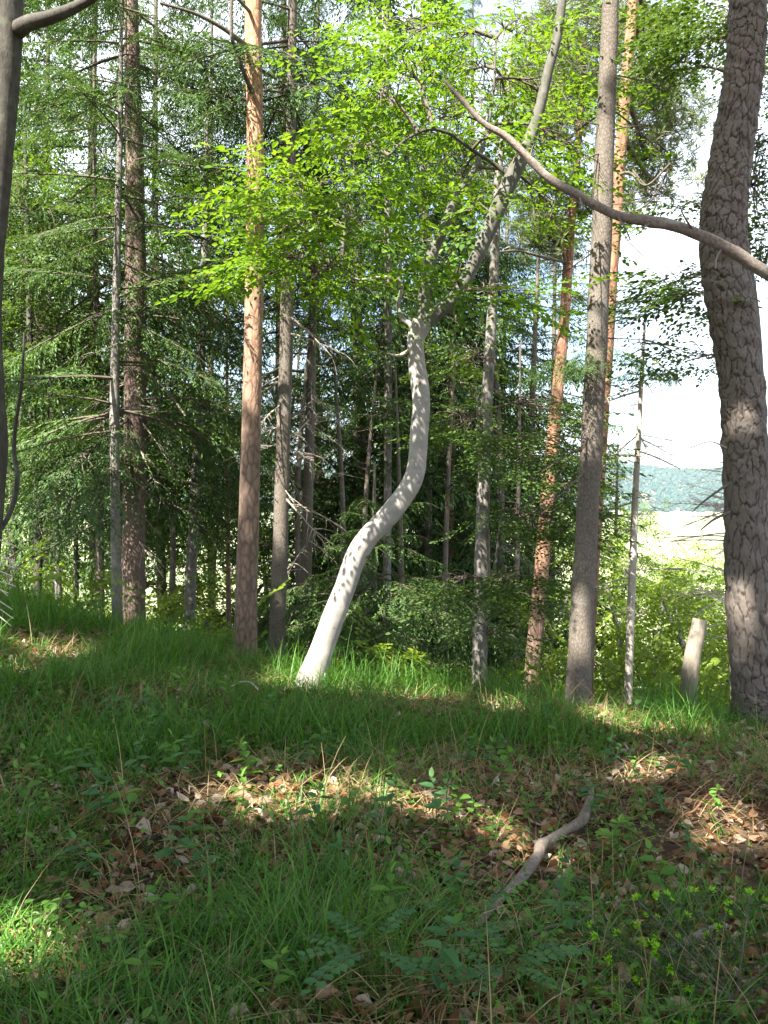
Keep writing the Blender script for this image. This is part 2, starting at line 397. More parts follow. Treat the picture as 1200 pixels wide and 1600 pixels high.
def ground_mat():
    m, nt, out = new_mat('forest_floor'); L = nt.links.new
    tc = N(nt, 'ShaderNodeTexCoord')
    n1 = N(nt, 'ShaderNodeTexNoise'); n1.inputs['Scale'].default_value = 9; n1.inputs['Detail'].default_value = 9; n1.inputs['Roughness'].default_value = 0.7
    L(tc.outputs['Object'], n1.inputs['Vector'])
    soil = ramp(nt, [(0.3, (0.018, 0.012, 0.008)), (0.5, (0.07, 0.045, 0.028)), (0.68, (0.16, 0.11, 0.065))], n1.outputs[0])
    n2 = N(nt, 'ShaderNodeTexNoise'); n2.inputs['Scale'].default_value = 0.006; n2.inputs['Detail'].default_value = 6
    L(tc.outputs['Object'], n2.inputs['Vector'])
    mead = ramp(nt, [(0.35, (0.16, 0.21, 0.10)), (0.5, (0.24, 0.27, 0.14)), (0.65, (0.33, 0.33, 0.2))], n2.outputs[0])
    sx = N(nt, 'ShaderNodeSeparateXYZ'); L(tc.outputs['Object'], sx.inputs[0])
    mr = N(nt, 'ShaderNodeMapRange'); mr.inputs[1].default_value = 40; mr.inputs[2].default_value = 180; L(sx.outputs[1], mr.inputs[0])
    mu = N(nt, 'ShaderNodeMix'); mu.data_type = 'RGBA'; L(mr.outputs[0], mu.inputs[0]); L(soil, mu.inputs[6]); L(mead, mu.inputs[7])
    d = N(nt, 'ShaderNodeBsdfPrincipled'); d.inputs['Roughness'].default_value = 0.95; d.inputs['Specular IOR Level'].default_value = 0.1
    L(mu.outputs[2], d.inputs['Base Color'])
    bp = N(nt, 'ShaderNodeBump'); bp.inputs['Strength'].default_value = 0.8; bp.inputs['Distance'].default_value = 0.03
    L(n1.outputs[0], bp.inputs['Height']); L(bp.outputs[0], d.inputs['Normal'])
    L(d.outputs[0], out.inputs[0])
    return m
M['ground'] = ground_mat()

# ------------------------------------------------------------------ the ground, valley and hill
def grid(xs, ys):
    X, Y = np.meshgrid(xs, ys)
    v = np.stack([X, Y, H(X, Y)], -1).reshape(-1, 3)
    nx, ny = len(xs), len(ys)
    i = np.arange(ny - 1)[:, None] * nx; j = np.arange(nx - 1)[None, :]
    f = np.stack([i + j, i + j + 1, i + nx + j + 1, i + nx + j], -1).reshape(-1, 4)
    return v, f
xs = np.sinh(np.linspace(-7.2, 7.2, 241)) * 4.2
xs = np.clip(xs, -3200, 3200)
xs = np.unique(np.round(xs, 5))
ys = np.concatenate([np.linspace(-60, -4, 24)[:-1], np.arange(-4, 14, 0.1), 14 * np.exp(np.linspace(0, math.log(5200 / 14), 150))])
mark(build('ground', grid(xs, ys), M['ground'], smooth=True), kind='structure')

def hill_forest():
    n = 9000
    x = rng.uniform(-700, 2300, n); y = rng.uniform(2770, 3700, n)
    z = H(x, y)
    keep = np.ones(n, bool)
    s = rng.uniform(7, 13, n); hgt = rng.uniform(11, 24, n)
    a = np.linspace(0, 2 * np.pi, 7)[:-1]
    prof = [(0.55, 0.0), (1.0, 0.35), (0.8, 0.65), (0.4, 0.9), (0.03, 1.0)]
    g = []
    for r, h in prof:
        rr = r * s[:, None] * rng.uniform(0.75, 1.25, (n, 6))
        aa = a[None] + rng.uniform(-0.3, 0.3, (n, 1))
        g.append(np.stack([x[:, None] + rr * np.cos(aa), y[:, None] + rr * np.sin(aa), z[:, None] + h * hgt[:, None] + rng.uniform(-1, 1, (n, 6))], -1))
    v = np.stack(g, 1)  # n,5,6,3
    k = np.arange(4)[:, None] * 6; j = np.arange(6)[None]; j2 = (j + 1) % 6
    tf = np.stack([k + j, k + j2, k + 6 + j2, k + 6 + j], -1).reshape(-1, 4)
    f = tf[None] + (np.arange(n) * 30)[:, None, None]
    o = build('hillside_forest', (v.reshape(-1, 3), f.reshape(-1, 4)), M['hazy_hill_leaf'])
    mark(o, 'hazy blue wooded hill across the valley seen beside the big pine', 'forest', kind='stuff')
hill_forest()

# a few field trees and hedges in the valley meadow
g = Geo()

# ------------------------------------------------------------------ foliage templates
def spray_template(seed, length=0.9, n_side=9, leaf=(0.075, 0.045), per=5, tilt=0.25):
    r = np.random.default_rng(seed)
    pos, ax, nr, ln = [], [], [], []
    for k in range(n_side):
        t = 0.12 + 0.88 * k / (n_side - 1)
        sd = 1 if k % 2 else -1
        base = np.array([t * length, 0, -0.12 * t * t * length])
        a = sd * R(r.uniform(35, 60)) * (1 - 0.55 * t)
        L = length * (0.42 * (1 - 0.55 * t)) * r.uniform(0.7, 1.2)
        d = np.array([math.cos(a), math.sin(a), r.uniform(-0.15, 0.1)])
        for q in range(per):
            u = (q + 0.6) / per
            sd2 = 1 if q % 2 else -1
            p = base + d * L * u + np.array([0, 0, -0.1 * u * u * L + r.uniform(-0.012, 0.012)])
            a2 = a + sd2 * R(r.uniform(25, 65)) * (0.3 if q == per - 1 else 1)
            pos.append(p); ax.append([math.cos(a2), math.sin(a2), r.uniform(-0.35, 0.1)])
            nr.append([r.normal(0, tilt), r.normal(0, tilt), 1]); ln.append(r.uniform(0.5, 1.3))
    ln = np.array(ln)
    return leaf_quads(np.array(pos), np.array(ax), np.array(nr, float), leaf[0] * ln, leaf[1] * ln, 0.22, 0.1)

SPRAYS = [spray_template(s) for s in (1, 2, 3, 4)]
BIG_SPRAYS = [spray_template(s, 1.1, 8, (0.19, 0.135), 5, 0.35) for s in (5, 6)]
THICK_SPRAYS = [spray_template(s, 1.0, 9, (0.105, 0.065), 4, 0.5) for s in (7, 8, 9)]

def spruce_template(seed, n_tw=36, per=22, quad=(0.034, 0.0095)):
    r = np.random.default_rng(seed)
    pos, ax, nr, ln = [], [], [], []
    for k in range(n_tw):
        t = 0.16 + 0.84 * (k + r.uniform(0, 0.6)) / n_tw
        sd = 1 if k % 2 else -1
        base = np.array([t, 0, -0.20 * t * t + 0.06 * t ** 4])
        L = (0.36 * (1.08 - t) ** 0.8 + 0.06) * r.uniform(0.6, 1.25)
        a = sd * R(r.uniform(38, 62)) * (1 - 0.5 * max(0, t - .6))
        hang = r.uniform(0.35, 1.5)
        for q in range(per):
            u = (q + 0.4) / per
            p = base + np.array([math.cos(a) * L * u, math.sin(a) * L * u, -hang * L * u * u])
            d = np.array([math.cos(a), math.sin(a), -2 * hang * u])
            d = d / np.linalg.norm(d)
            s2 = 1 if q % 2 else -1
            perp = np.array([-math.sin(a), math.cos(a), 0]) * s2
            pos.append(p); ax.append(d * 0.9 + perp * r.uniform(0.3, 0.9) + np.array([0, 0, r.uniform(-.3, .3)]))
            nr.append([r.normal(0, 0.4), r.normal(0, 0.4), 1]); ln.append(r.uniform(0.7, 1.3) * (1 if q < per - 1 else 1.3))
    for q in range(40):                 # needles along the leader
        t = 0.28 + 0.018 * q
        pos.append([t, 0, -0.20 * t * t + 0.06 * t ** 4]); ax.append([0.8, r.uniform(-.8, .8), r.uniform(-.4, .2)]); nr.append([0, .2, 1]); ln.append(1.1)
    ln = np.array(ln)
    return strip_quads(np.array(pos, float), np.array(ax, float), np.array(nr, float), quad[0] * ln, quad[1] * ln)
SPRUCE = [spruce_template(s) for s in (11, 12, 13, 14)]
FAR_SPRUCE = [spruce_template(s, 26, 10, (0.062, 0.021)) for s in (15, 16, 17)]

def wood_template(seed, bare=False):
    r = np.random.default_rng(seed)
    g = Geo()
    t = np.linspace(0, 1, 6)
    p = np.stack([t, 0 * t, -0.20 * t * t + 0.06 * t ** 4 - 0.006], -1)
    g.add(*tube(p, 0.011 * (1.1 - t), 4))
    for k in range(10 if bare else 5):
        b = r.uniform(0.2, 0.9); a = R(r.uniform(25, 60)) * (1 if k % 2 else -1); L = r.uniform(0.12, 0.35)
        s = np.linspace(0, 1, 4)
        bz = -0.20 * b * b + 0.06 * b ** 4
        q = np.stack([b + np.cos(a) * L * s, np.sin(a) * L * s, bz - r.uniform(0.1, 0.7) * L * s * s], -1)
        g.add(*tube(q, 0.005 * (1.05 - s), 3))
    return g.arrays()
WOOD = [wood_template(s) for s in (21, 22)]
BARE = [wood_template(s, True) for s in (23, 24, 25)]

def tuft_template(seed, n=30, L=0.11, w=0.010):
    r = np.random.default_rng(seed)
    d = r.normal(size=(n, 3)); d[:, 2] = np.abs(d[:, 2]) * 0.7 + 0.05; d = unit(d)
    base = np.outer(r.uniform(-0.09, 0.09, n), [1, 0.2, 0.1])
    return strip_quads(base, d, unit(r.normal(size=(n, 3))), r.uniform(0.7, 1.2, n) * L, w)
TUFTS = [tuft_template(s) for s in (31, 32, 33)]

def scatter(geo, templates, az, pitch, roll, scale, T):
    az = np.asarray(az, float); n = len(az)
    pick = rng.integers(0, len(templates), n)
    fr = frames(az, pitch, roll, scale)
    for k, (tv, tf) in enumerate(templates):
        m = pick == k
        if m.any():
            geo.add(*place(tv, tf, fr[m], np.asarray(T)[m]))

# ------------------------------------------------------------------ sun lines kept free of foliage, to light chosen spots
def lit_lines():
    pts = []
    for (px, py, r) in [(135, 1450, 0.24), (150, 1510, 0.14), (425, 1252, 0.24), (590, 1245, 0.22), (895, 1340, 0.20), (800, 1315, 0.15), (1015, 1205, 0.26), (965, 1130, 0.22), (1165, 1310, 0.25), (800, 1110, 0.08), (825, 1520, -0.04), (40, 1060, 0.24), (100, 1020, .2), (1060, 1150, .08), (1130, 1160, 0.04)]:
        pts.append((ground_at(px, py), r))
    for (px, py, Y, r) in [(490, 1040, 7.6, .4), (508, 1000, 7.6, .4), (525, 955, 7.6, .36), (545, 900, 7.6, .34), (580, 840, 7.6, .26), (630, 780, 7.6, .12), (655, 610, 7.6, .16), (652, 540, 7.6, .16), (665, 450, 7.6, .18), (670, 400, 7.6, .12), (690, 490, 7.6, .12),
                           (398, 0, 9.6, .3), (398, 60, 9.6, .3), (398, 120, 9.6, .3), (398, 200, 9.6, .3), (398, 260, 9.6, .3), (398, 340, 9.6, .25), (396, 440, 9.6, .2), (396, 520, 9.6, .25), (394, 580, 9.6, .2), (388, 800, 9.6, .12),
                           (905, 1050, 7.8, .16), (908, 990, 7.8, .2), (912, 930, 7.8, .1), (932, 560, 7.8, .1), (936, 420, 7.8, .14), (756, 710, 9.8, .2), (760, 660, 9.8, .14),
                           (1165, 960, 7.9, .1), (1170, 1000, 7.9, .1), (1172, 700, 7.9, .1), (205, 900, 11, .16), (205, 960, 11, .2), (208, 800, 11, .12), (186, 250, 10, .3), (850, 240, 4.6, .1), (780, 210, 4.6, .12), (720, 150, 4.6, .12), (1180, 415, 4.6, .12), (900, 305, 4.6, .12)]:
        pts.append((P(px, py, Y), r))
    for (px, py, Y, r) in [(590, 150, 7.4, .45), (555, 230, 7.2, .55), (480, 310, 7, .55), (440, 370, 6.8, .55), (430, 420, 6.8, .5), (390, 420, 6.8, .4), (480, 430, 6.9, .4), (520, 330, 7, .4), (350, 425, 7, .35), (530, 410, 7, .4)]:
        pts.append((P(px, py, Y), r))
    for px in range(40, 930, 55):
        for py, Y in ((870, 15), (930, 15), (1000, 14)):
            pts.append((P(px + 20 * math.sin(py), py, Y), .55))
    for py in range(540, 1070, 55):
        pts.append((P(983 + (1060 - py) * 0.043, py, 9.6), .32))
    pts.append((P(1085, 1010, 9.0), .22)); pts.append((P(1147, 980, 10.5), .2))
    for px in range(20, 640, 62):
        for py in range(90, 760, 110):
            pts.append((P(px + 25 * math.sin(py), py + 20 * math.cos(px), 10.5), .42))
    for px in range(960, 1180, 50):
        for py in (880, 950, 1030):
            pts.append((P(px, py, 13), 1.0)); pts.append((P(px, py, 18), 1.1))
    return pts
LIT = lit_lines()
def sunny(p, extra=0.30):
    """True where a clump at p would block one of the lines left open for the sun"""
    out = np.zeros(len(p), bool)
    for q, r in LIT:
        d = p - q; t = d @ SUN
        dist = np.linalg.norm(d - t[:, None] * SUN, axis=1)
        out |= (t > 0) & (dist < r + extra)
    return out
# ------------------------------------------------------------------ trees
def bark_noise(n, segs, amp, seed):
    r = np.random.default_rng(seed)
    out = np.zeros((n, segs)); a = np.linspace(0, 2 * np.pi, segs, endpoint=False)[None]; z = np.arange(n)[:, None]
    for k in range(9):
        m = r.integers(1, 6); fz = r.uniform(0.03, 0.5)
        out += np.sin(m * a + fz * z + r.uniform(0, 6.28)) / (1 + 0.3 * k)
    return out * amp / 2.2

def trunk_path(pix, Y, sink=0.25, top=None):
    """pix rows (px, py, width px); optional 4th value: own depth. Returns xyz+radius control rows, from below the ground up"""
    rows = []
    for p in pix:
        y = p[3] if len(p) > 3 else Y
        w = P(p[0], p[1], y)
        rows.append([*w, p[2] / 2 * y / F_PX])
    rows = np.array(rows)
    d = rows[0] - rows[1] if rows[0, 2] < rows[1, 2] else rows[1] - rows[0]
    gz = float(H(rows[0, 0], rows[0, 1]))
    if rows[0, 2] > gz - sink:
        k = (rows[0, 2] - (gz - sink)) / max(1e-3, -d[2])
        low = rows[0] + d * k * np.array([0.6, 0.6, 1, 0])
        low[2] = gz - sink; low[3] = rows[0, 3] * (1.18 if k > 0.05 else 1.05)
        rows = np.vstack([low, rows])
    return rows

def trunk_mesh(rows, segs=16, step=0.06, amp=0.02, seed=1, flare=0.25, cap=False):
    length = np.linalg.norm(np.diff(rows[:, :3], axis=0), axis=1).sum()
    n = max(8, int(length / step))
    s = spline(rows, n)
    rad = np.maximum(s[:, 3], 0.004)
    hgt = np.concatenate([[0], np.cumsum(np.linalg.norm(np.diff(s[:, :3], axis=0), axis=1))])
    rad = rad * (1 + flare * np.exp(-hgt / 0.35))
    disp = bark_noise(n, segs, amp, seed) * rad[:, None]
    th = np.linspace(0, 2 * np.pi, segs, endpoint=False)[None]
    if flare > 0: disp = disp + (rad * np.exp(-hgt / 0.28))[:, None] * (flare * 1.1 * (0.5 + 0.5 * np.sin(5 * th + seed)) ** 2 + flare * 0.6 * (0.5 + 0.5 * np.sin(3 * th + 2 * seed)))
    return tube(s[:, :3], rad, segs, disp, cap), s

class Tree:
    def __init__(self, name, label, pix, Y, bark, segs=14, cat='tree', group=None, amp=0.03, step=0.07, flare=0.25, seed=1, cap=False):
        self.rows = trunk_path(pix, Y)
        self.base = self.rows[0, :3].copy(); self.base[2] = float(H(self.base[0], self.base[1]))
        self.root = thing(name, label, cat, self.base, group)
        (v, f), self.s = trunk_mesh(self.rows, segs, step, amp, seed, flare, cap)
        self.trunk = build('trunk', (v, f), M[bark], self.root, self.base, smooth=True)
        self.Y = Y
    def at_z(self, z):
        z = np.asarray(z, float)
        return np.stack([np.interp(z, self.s[:, 2], self.s[:, k]) for k in (0, 1)] + [z], -1), np.interp(z, self.s[:, 2], self.s[:, 3])
    def part(self, name, geo, mat, smooth=False):
        return build(name, geo, M[mat], self.root, self.base, smooth)
    def limb(self, pix, bark, segs=10, name='limb', amp=0.03, step=0.05, seed=3, under=None):
        rows = np.array([[*P(p[0], p[1], p[3] if len(p) > 3 else self.Y), p[2] / 2 * (p[3] if len(p) > 3 else self.Y) / F_PX] for p in pix])
        (v, f), s = trunk_mesh(rows, segs, step, amp, seed, 0.0)
        build(name, (v, f), M[bark], under or self.root, self.base, True)
        return s
    def spruce_crown(self, z0, z1, n, l0, l1, mat='spruce_needle', templates=None, pitch=(-28, 8), az=None, keep=None, wood='twig'):
        z = np.sort(rng.uniform(z0, z1, n)) if n > 1 else np.array([z0])
        p, r = self.at_z(z)
        a = rng.uniform(0, 2 * np.pi, n) if az is None else R(1) * rng.uniform(az[0], az[1], n)
        t = (z - z0) / max(1e-6, z1 - z0)
        L = (l0 * (1 - t) + l1 * t) * rng.uniform(0.65, 1.2, n)
        pt = R(1) * rng.uniform(pitch[0], pitch[1], n)
        if keep is not None:
            tip = p + np.stack([np.cos(a), np.sin(a), np.tan(pt) - 0.15], -1) * L[:, None] * 0.65
            ok = keep(tip)
            z, p, a, L, pt = z[ok], p[ok], a[ok], L[ok], pt[ok]
        roll = rng.normal(0, 0.3, len(a))
        g = Geo(); scatter(g, templates or SPRUCE, a, pt, roll, L, p)
        self.part('crown', g, mat)
        w = Geo(); scatter(w, WOOD, a, pt, roll * 0, L, p)
        self.part('branches', w, wood)
    def bare_branches(self, z0, z1, n, l0, l1, pitch=(-35, 5), az=None, mat='dead_twig', name='dead_branches'):
        z = rng.uniform(z0, z1, n); p, r = self.at_z(z)
        a = rng.uniform(0, 2 * np.pi, n) if az is None else R(1) * rng.uniform(az[0], az[1], n)
        w = Geo(); scatter(w, BARE, a, R(1) * rng.uniform(pitch[0], pitch[1], n), rng.normal(0, 0.6, n), rng.uniform(l0, l1, n), p)
        self.part(name, w, mat)
    def leafy(self, blobs, mat, templates=None, scale=(0.7, 1.15), anchors=None, name='crown', wood='twig', flat=0.22, cull=1.0):
        """blobs: (px, py, rx, ry, Y0, Y1, count): sprays of leaves in that part of the crown, with the twigs that carry them"""
        g = Geo(); w = Geo()
        src = np.vstack([self.s[:, :3]] + ([a[:, :3] for a in anchors] if anchors else []))
        for (cx, cy_, rx, ry, y0, y1, cnt) in blobs:
            cnt = max(4, int(cnt * cull))
            a = rng.uniform(0, 2 * np.pi, cnt); q = np.sqrt(rng.uniform(0, 1, cnt))
            dep = rng.uniform(y0, y1, cnt)
            # leaves hang together in thin layers
            nl = max(2, int(ry / 16)); lay = rng.integers(0, nl, cnt); ly = (lay + 0.5) / nl * 2 - 1 + rng.normal(0, 0.10, cnt)
            x = cx + rx * q * np.cos(a) * np.sqrt(np.maximum(0.15, 1 - np.clip(ly, -1, 1) ** 2)) + 6 * np.sin(lay * 2.1)
            pts = P(x, cy_ + ry * ly, dep)
            c = P(cx, cy_, (y0 + y1) / 2)
            j = src[np.argmin(((src - c) ** 2).sum(1) + 3 * np.maximum(0, src[:, 2] - c[2]) ** 2)]
            out = pts - j
            az = np.arctan2(out[:, 1], out[:, 0]) + rng.normal(0, 0.7, cnt)
            sc = rng.uniform(scale[0], scale[1], cnt)
            pt = rng.normal(-0.12, flat, cnt); ro = rng.normal(0, flat, cnt)
            scatter(g, templates or SPRAYS, az, pt, ro, sc, pts)
            # one bough to the blob, twigs on to a share of its sprays
            mid = (j + c) / 2 + np.array([0, 0, 0.12 * np.linalg.norm(c - j)])
            bough = spline(np.array([j, mid, c]), 10)
            w = Geo(); w.add(*tube(bough, np.linspace(0.018, 0.007, 10), 6))
            for k in rng.choice(cnt, min(cnt, 40), replace=False):
                b0 = bough[rng.integers(4, 10)]
                m2 = (b0 + pts[k]) / 2 + np.array([0, 0, 0.05]) + rng.normal(0, 0.04, 3)
                w.add(*tube(spline(np.array([b0, m2, pts[k]]), 6), np.linspace(0.006, 0.003, 6), 4))
            self.part('bough', w, wood, True)
        self.part(name, g, mat)
    def pine_crown(self, blobs, mat='pine_needle', scale=(0.9, 1.6), bark='twig'):
        g = Geo(); w = Geo()
        for (cx, cy_, rx, ry, y0, y1, cnt) in blobs:
            nc = max(1, cnt // 26)
            c = P(cx, cy_, (y0 + y1) / 2)
            zz = min(c[2] - 0.1, self.s[-1, 2]); j = self.at_z(np.array([zz]))[0][0]
            bough = spline(np.array([j, (j + c) / 2 + rng.normal(0, .12, 3), c]), 9)
            w = Geo(); w.add(*tube(bough, np.linspace(0.05, 0.018, 9), 6))
            a = rng.uniform(0, 2 * np.pi, nc); q = np.sqrt(rng.uniform(0, 1, nc))
            cc = P(cx + rx * q * np.cos(a), cy_ + ry * q * np.sin(a), rng.uniform(y0, y1, nc))
            for k in range(nc):
                b0 = bough[rng.integers(4, 9)]
                w.add(*tube(spline(np.array([b0, (b0 + cc[k]) / 2 + rng.normal(0, 0.1, 3), cc[k]]), 6), np.linspace(0.016, 0.006, 6), 4))
            self.part('bough', w, bark, True)
            pts = np.repeat(cc, 26, 0) + rng.normal(0, 1, (nc * 26, 3)) * np.array([0.30, 0.30, 0.13])
            n = len(pts)
            scatter(g, TUFTS, rng.uniform(0, 6.28, n), rng.normal(0.3, 0.5, n), rng.normal(0, 0.5, n), rng.uniform(scale[0], scale[1], n), pts)
        self.part('crown', g, mat)

# --- the leaning beech in the middle
beech = Tree('beech_tree', 'curved pale grey beech leaning from the grassy crest and forking twice', [(484, 1070, 42), (494, 1042, 39), (505, 1010, 36), (521, 965, 34), (538, 921, 33), (556, 870, 33), (576, 838, 33), (599, 815, 33), (621, 788, 32), (639, 763, 31), (649, 738, 30), (653, 706, 29), (655, 672, 28), (658, 637, 28), (657, 606, 28), (651, 566, 27), (650, 530, 27), (660, 503, 32)], 7.6, 'beech_bark', segs=28, amp=0.035, step=0.03, flare=0.18, seed=5)
b_left = beech.limb([(657, 512, 24), (661, 485, 20), (663, 455, 18), (670, 415, 20), (680, 385, 18), (697, 350, 16), (710, 310, 12, 7.8), (738, 270, 9, 7.9), (755, 225, 7, 8), (770, 150, 5, 8.1), (775, 60, 3, 8.2)], 'limb_shaded', seed=7)
b_right = beech.limb([(655, 515, 26), (672, 497, 24), (690, 484, 22), (712, 462, 20), (728, 436, 20), (748, 395, 22), (768, 350, 24), (785, 310, 25), (803, 270, 24), (825, 225, 20), (843, 170, 17), (857, 110, 15), (872, 50, 14), (880, -30, 13), (888, -220, 10)], 'limb_shaded', seed=8)
b_low = beech.limb([(650, 520, 12), (640, 506, 9), (628, 497, 8), (622, 475, 7), (628, 447, 6), (614, 434, 6, 7.5), (590, 434, 5, 7.4), (556, 437, 4, 7.3), (530, 420, 3, 7.2), (495, 425, 2, 7.1)], 'beech_bark', segs=8, seed=9)
b_mid = beech.limb([(798, 275, 9), (770, 255, 7), (735, 232, 6, 7.4), (700, 208, 5, 7.3), (665, 203, 5, 7.2), (625, 225, 4, 7.1), (597, 258, 3, 7.0)], 'dark_bark', segs=8, seed=10)
b_stub = beech.limb([(640, 548, 7), (622, 556, 5, 7.5), (604, 552, 3, 7.4)], 'dead_twig', segs=6, seed=12, name='dead_stub', under=beech.trunk)
beech.leafy([(590, 145, 75, 40, 6.6, 8.2, 40), (690, 185, 95, 45, 7.4, 8.8, 56), (550, 225, 75, 45, 6.4, 8.0, 44), (850, 150, 50, 36, 8, 9, 40), (720, 55, 80, 36, 7.6, 9, 50), (635, 50, 70, 30, 7.4, 9, 36), (800, 50, 60, 36, 8, 9.2, 40), (900, 240, 40, 30, 8.2, 9, 26), (765, 215, 50, 22, 7, 7.5, 22), (700, 420, 40, 14, 7, 7.5, 14), (480, 300, 70, 40, 6.4, 7.6, 60), (545, 330, 60, 40, 6.5, 8, 50), (455, 355, 60, 36, 6.4, 7.4, 56), (455, 415, 66, 30, 6.4, 7.4, 60), (520, 420, 70, 40, 6.4, 7.6, 60), (635, 265, 65, 36, 6.8, 8.2, 26), (720, 280, 60, 30, 8.0, 9.0, 26), (740, 110, 70, 50, 7.6, 9, 50), (735, 330, 45, 16, 7.0, 7.6, 18), (770, 460, 75, 16, 6.8, 7.8, 40), (850, 245, 50, 30, 8, 9, 26), (640, 110, 50, 40, 7, 8, 34), (870, 330, 50, 30, 8.2, 9.2, 24), (790, 150, 60, 40, 8.2, 9.2, 30)], 'beech_leaf', anchors=[b_left, b_right, b_low, b_mid], scale=(0.55, 0.95), cull=0.40, flat=0.28)

# --- the big pine at the right
def plate_pine():
    t = Tree('pine_tree', 'thick pine with deep plated bark at the right edge, bent at mid height', [(1187, 1110, 84), (1182, 1050, 76), (1170, 930, 68), (1165, 800, 64), (1164, 700, 66), (1160, 620, 66), (1150, 530, 68), (1138, 450, 72), (1130, 380, 70), (1133, 310, 66), (1143, 240, 62), (1157, 150, 58), (1166, 70, 56), (1169, 0, 54), (1172, -120, 52), (1170, -300, 48)], 7.9, 'plate_bark', segs=8)
    old = t.trunk; me = old.data; bpy.data.objects.remove(old); bpy.data.meshes.remove(me)
    rows = t.rows
    length = np.linalg.norm(np.diff(rows[:, :3], axis=0), axis=1).sum()
    n, segs = int(length / 0.012), 150
    s = spline(rows, n); rad = s[:, 3] * (1 + 0.15 * np.exp(-np.linspace(0, length, n) / 0.3))
    ua = (np.arange(segs) / segs)[None] + 0 * np.arange(n)[:, None]
    za = np.linspace(0, length, n)[:, None] + 0 * ua
    rr = np.random.default_rng(3)
    def wnoise(freq, zf, seed):
        q = np.random.default_rng(seed); o = 0 * ua
        for k in range(10):
            o = o + np.sin(2 * np.pi * ua * q.integers(-freq, freq + 1) + za * q.uniform(0.3, 1) * zf + q.uniform(0, 6.28))
        return o / 3.2
    def plates(nu, cv, seed, width, warp):
        u = ua * nu + warp * (wnoise(6, 14, seed) * 0.8 + wnoise(22, 55, seed + 1) * 0.30 + wnoise(50, 130, seed + 5) * 0.14)
        v = za / cv + warp * (wnoise(6, 12, seed + 2) * 0.8 + wnoise(22, 50, seed + 3) * 0.30 + wnoise(50, 120, seed + 6) * 0.14)
        q = np.random.default_rng(seed); NV = int(length / cv) + 8
        ju = q.uniform(0.05, 0.95, (NV, nu)); jv = q.uniform(0.05, 0.95, (NV, nu)); hh = q.uniform(0, 1, (NV, nu))
        iu = np.floor(u).astype(int); iv = np.floor(v).astype(int)
        f1 = np.full(u.shape, 9.0); f2 = f1.copy(); hid = np.zeros(u.shape)
        for du in (-1, 0, 1):
            for dv in (-1, 0, 1):
                cu, cvv = iu + du, iv + dv
                a, b = cvv % NV, cu % nu
                d = np.hypot(cu + ju[a, b] - u, cvv + jv[a, b] - v)
                near = d < f1
                f2 = np.where(near, f1, np.minimum(f2, d)); hid = np.where(near, hh[a, b], hid); f1 = np.where(near, d, f1)
        e = np.clip((f2 - f1) / width, 0, 1)
        return e * e * (3 - 2 * e), hid
    e1, h1 = plates(19, 0.15, 3, 0.17, 0.34)
    e2, h2 = plates(44, 0.07, 11, 0.25, 0.5)
    hgtv = e1 * (0.55 + 0.45 * h1) * (0.72 + 0.28 * e2 * (0.5 + 0.5 * h2))
    disp = (hgtv - 0.5) * 0.019 + wnoise(60, 200, 31) * 0.0012 + bark_noise(n, segs, 0.008, 4)
    edge = e1 * (0.75 + 0.25 * h1) * (0.7 + 0.3 * e2)
    vv, ff = tube(s[:, :3], rad, segs, disp)
    t.trunk = build('trunk', (vv, ff), M['plate_bark'], t.root, t.base, True, attr=edge.ravel())
    t.limb([(1135, 700, 3, 7.78), (1110, 690, 2, 7.62), (1078, 700, 1.5, 7.62)], 'dead_twig', segs=5, name='dead_twig', under=t.trunk)
    t.limb([(1140, 755, 5, 7.78), (1118, 770, 4, 7.62), (1098, 785, 3, 7.62), (1082, 800, 1.5, 7.55)], 'twig', segs=5, name='dead_twig', under=t.trunk)
    t.limb([(1140, 800, 5, 7.78), (1115, 812, 4, 7.62), (1095, 828, 2, 7.62)], 'twig', segs=5, name='dead_twig', under=t.trunk)
    t.limb([(1150, 395, 9, 7.9), (1160, 360, 10, 8.05), (1164, 330, 10, 8.2), (1163, 300, 9, 8.3), (1170, 250, 7, 8.4), (1180, 180, 5, 8.4)], 'twig', segs=6, name='side_shoot')
    return t
pine_big = plate_pine()

# --- pine with orange bark left of centre
p1 = Tree('pine_tree', 'straight pine with bright orange upper bark left of the leaning beech', [(383, 1050, 36), (385, 930, 34), (389, 800, 32), (393, 650, 30), (396, 520, 29), (398, 400, 28), (399, 300, 27), (398, 180, 26), (396, 80, 26), (396, 0, 25), (396, -120, 24), (398, -320, 20)], 9.6, 'pine_bark', segs=24, amp=0.035, step=0.04, seed=21)
p1.limb([(388, 75, 10), (370, 60, 8, 9.3), (350, 45, 7, 9.2), (320, 28, 6, 9.1), (290, 16, 5, 9.0), (250, 5, 4, 8.9)], 'spruce_bark', segs=8)
p1.limb([(396, 150, 9), (380, 110, 7, 9.2), (368, 75, 7, 9.1), (362, 55, 6, 9.0), (362, 0, 5, 9.0), (372, -60, 3, 9)], 'spruce_bark', segs=8)
p1.limb([(392, 20, 6), (378, 5, 5, 9.2), (360, -15, 4, 9.1)], 'spruce_bark', segs=6)

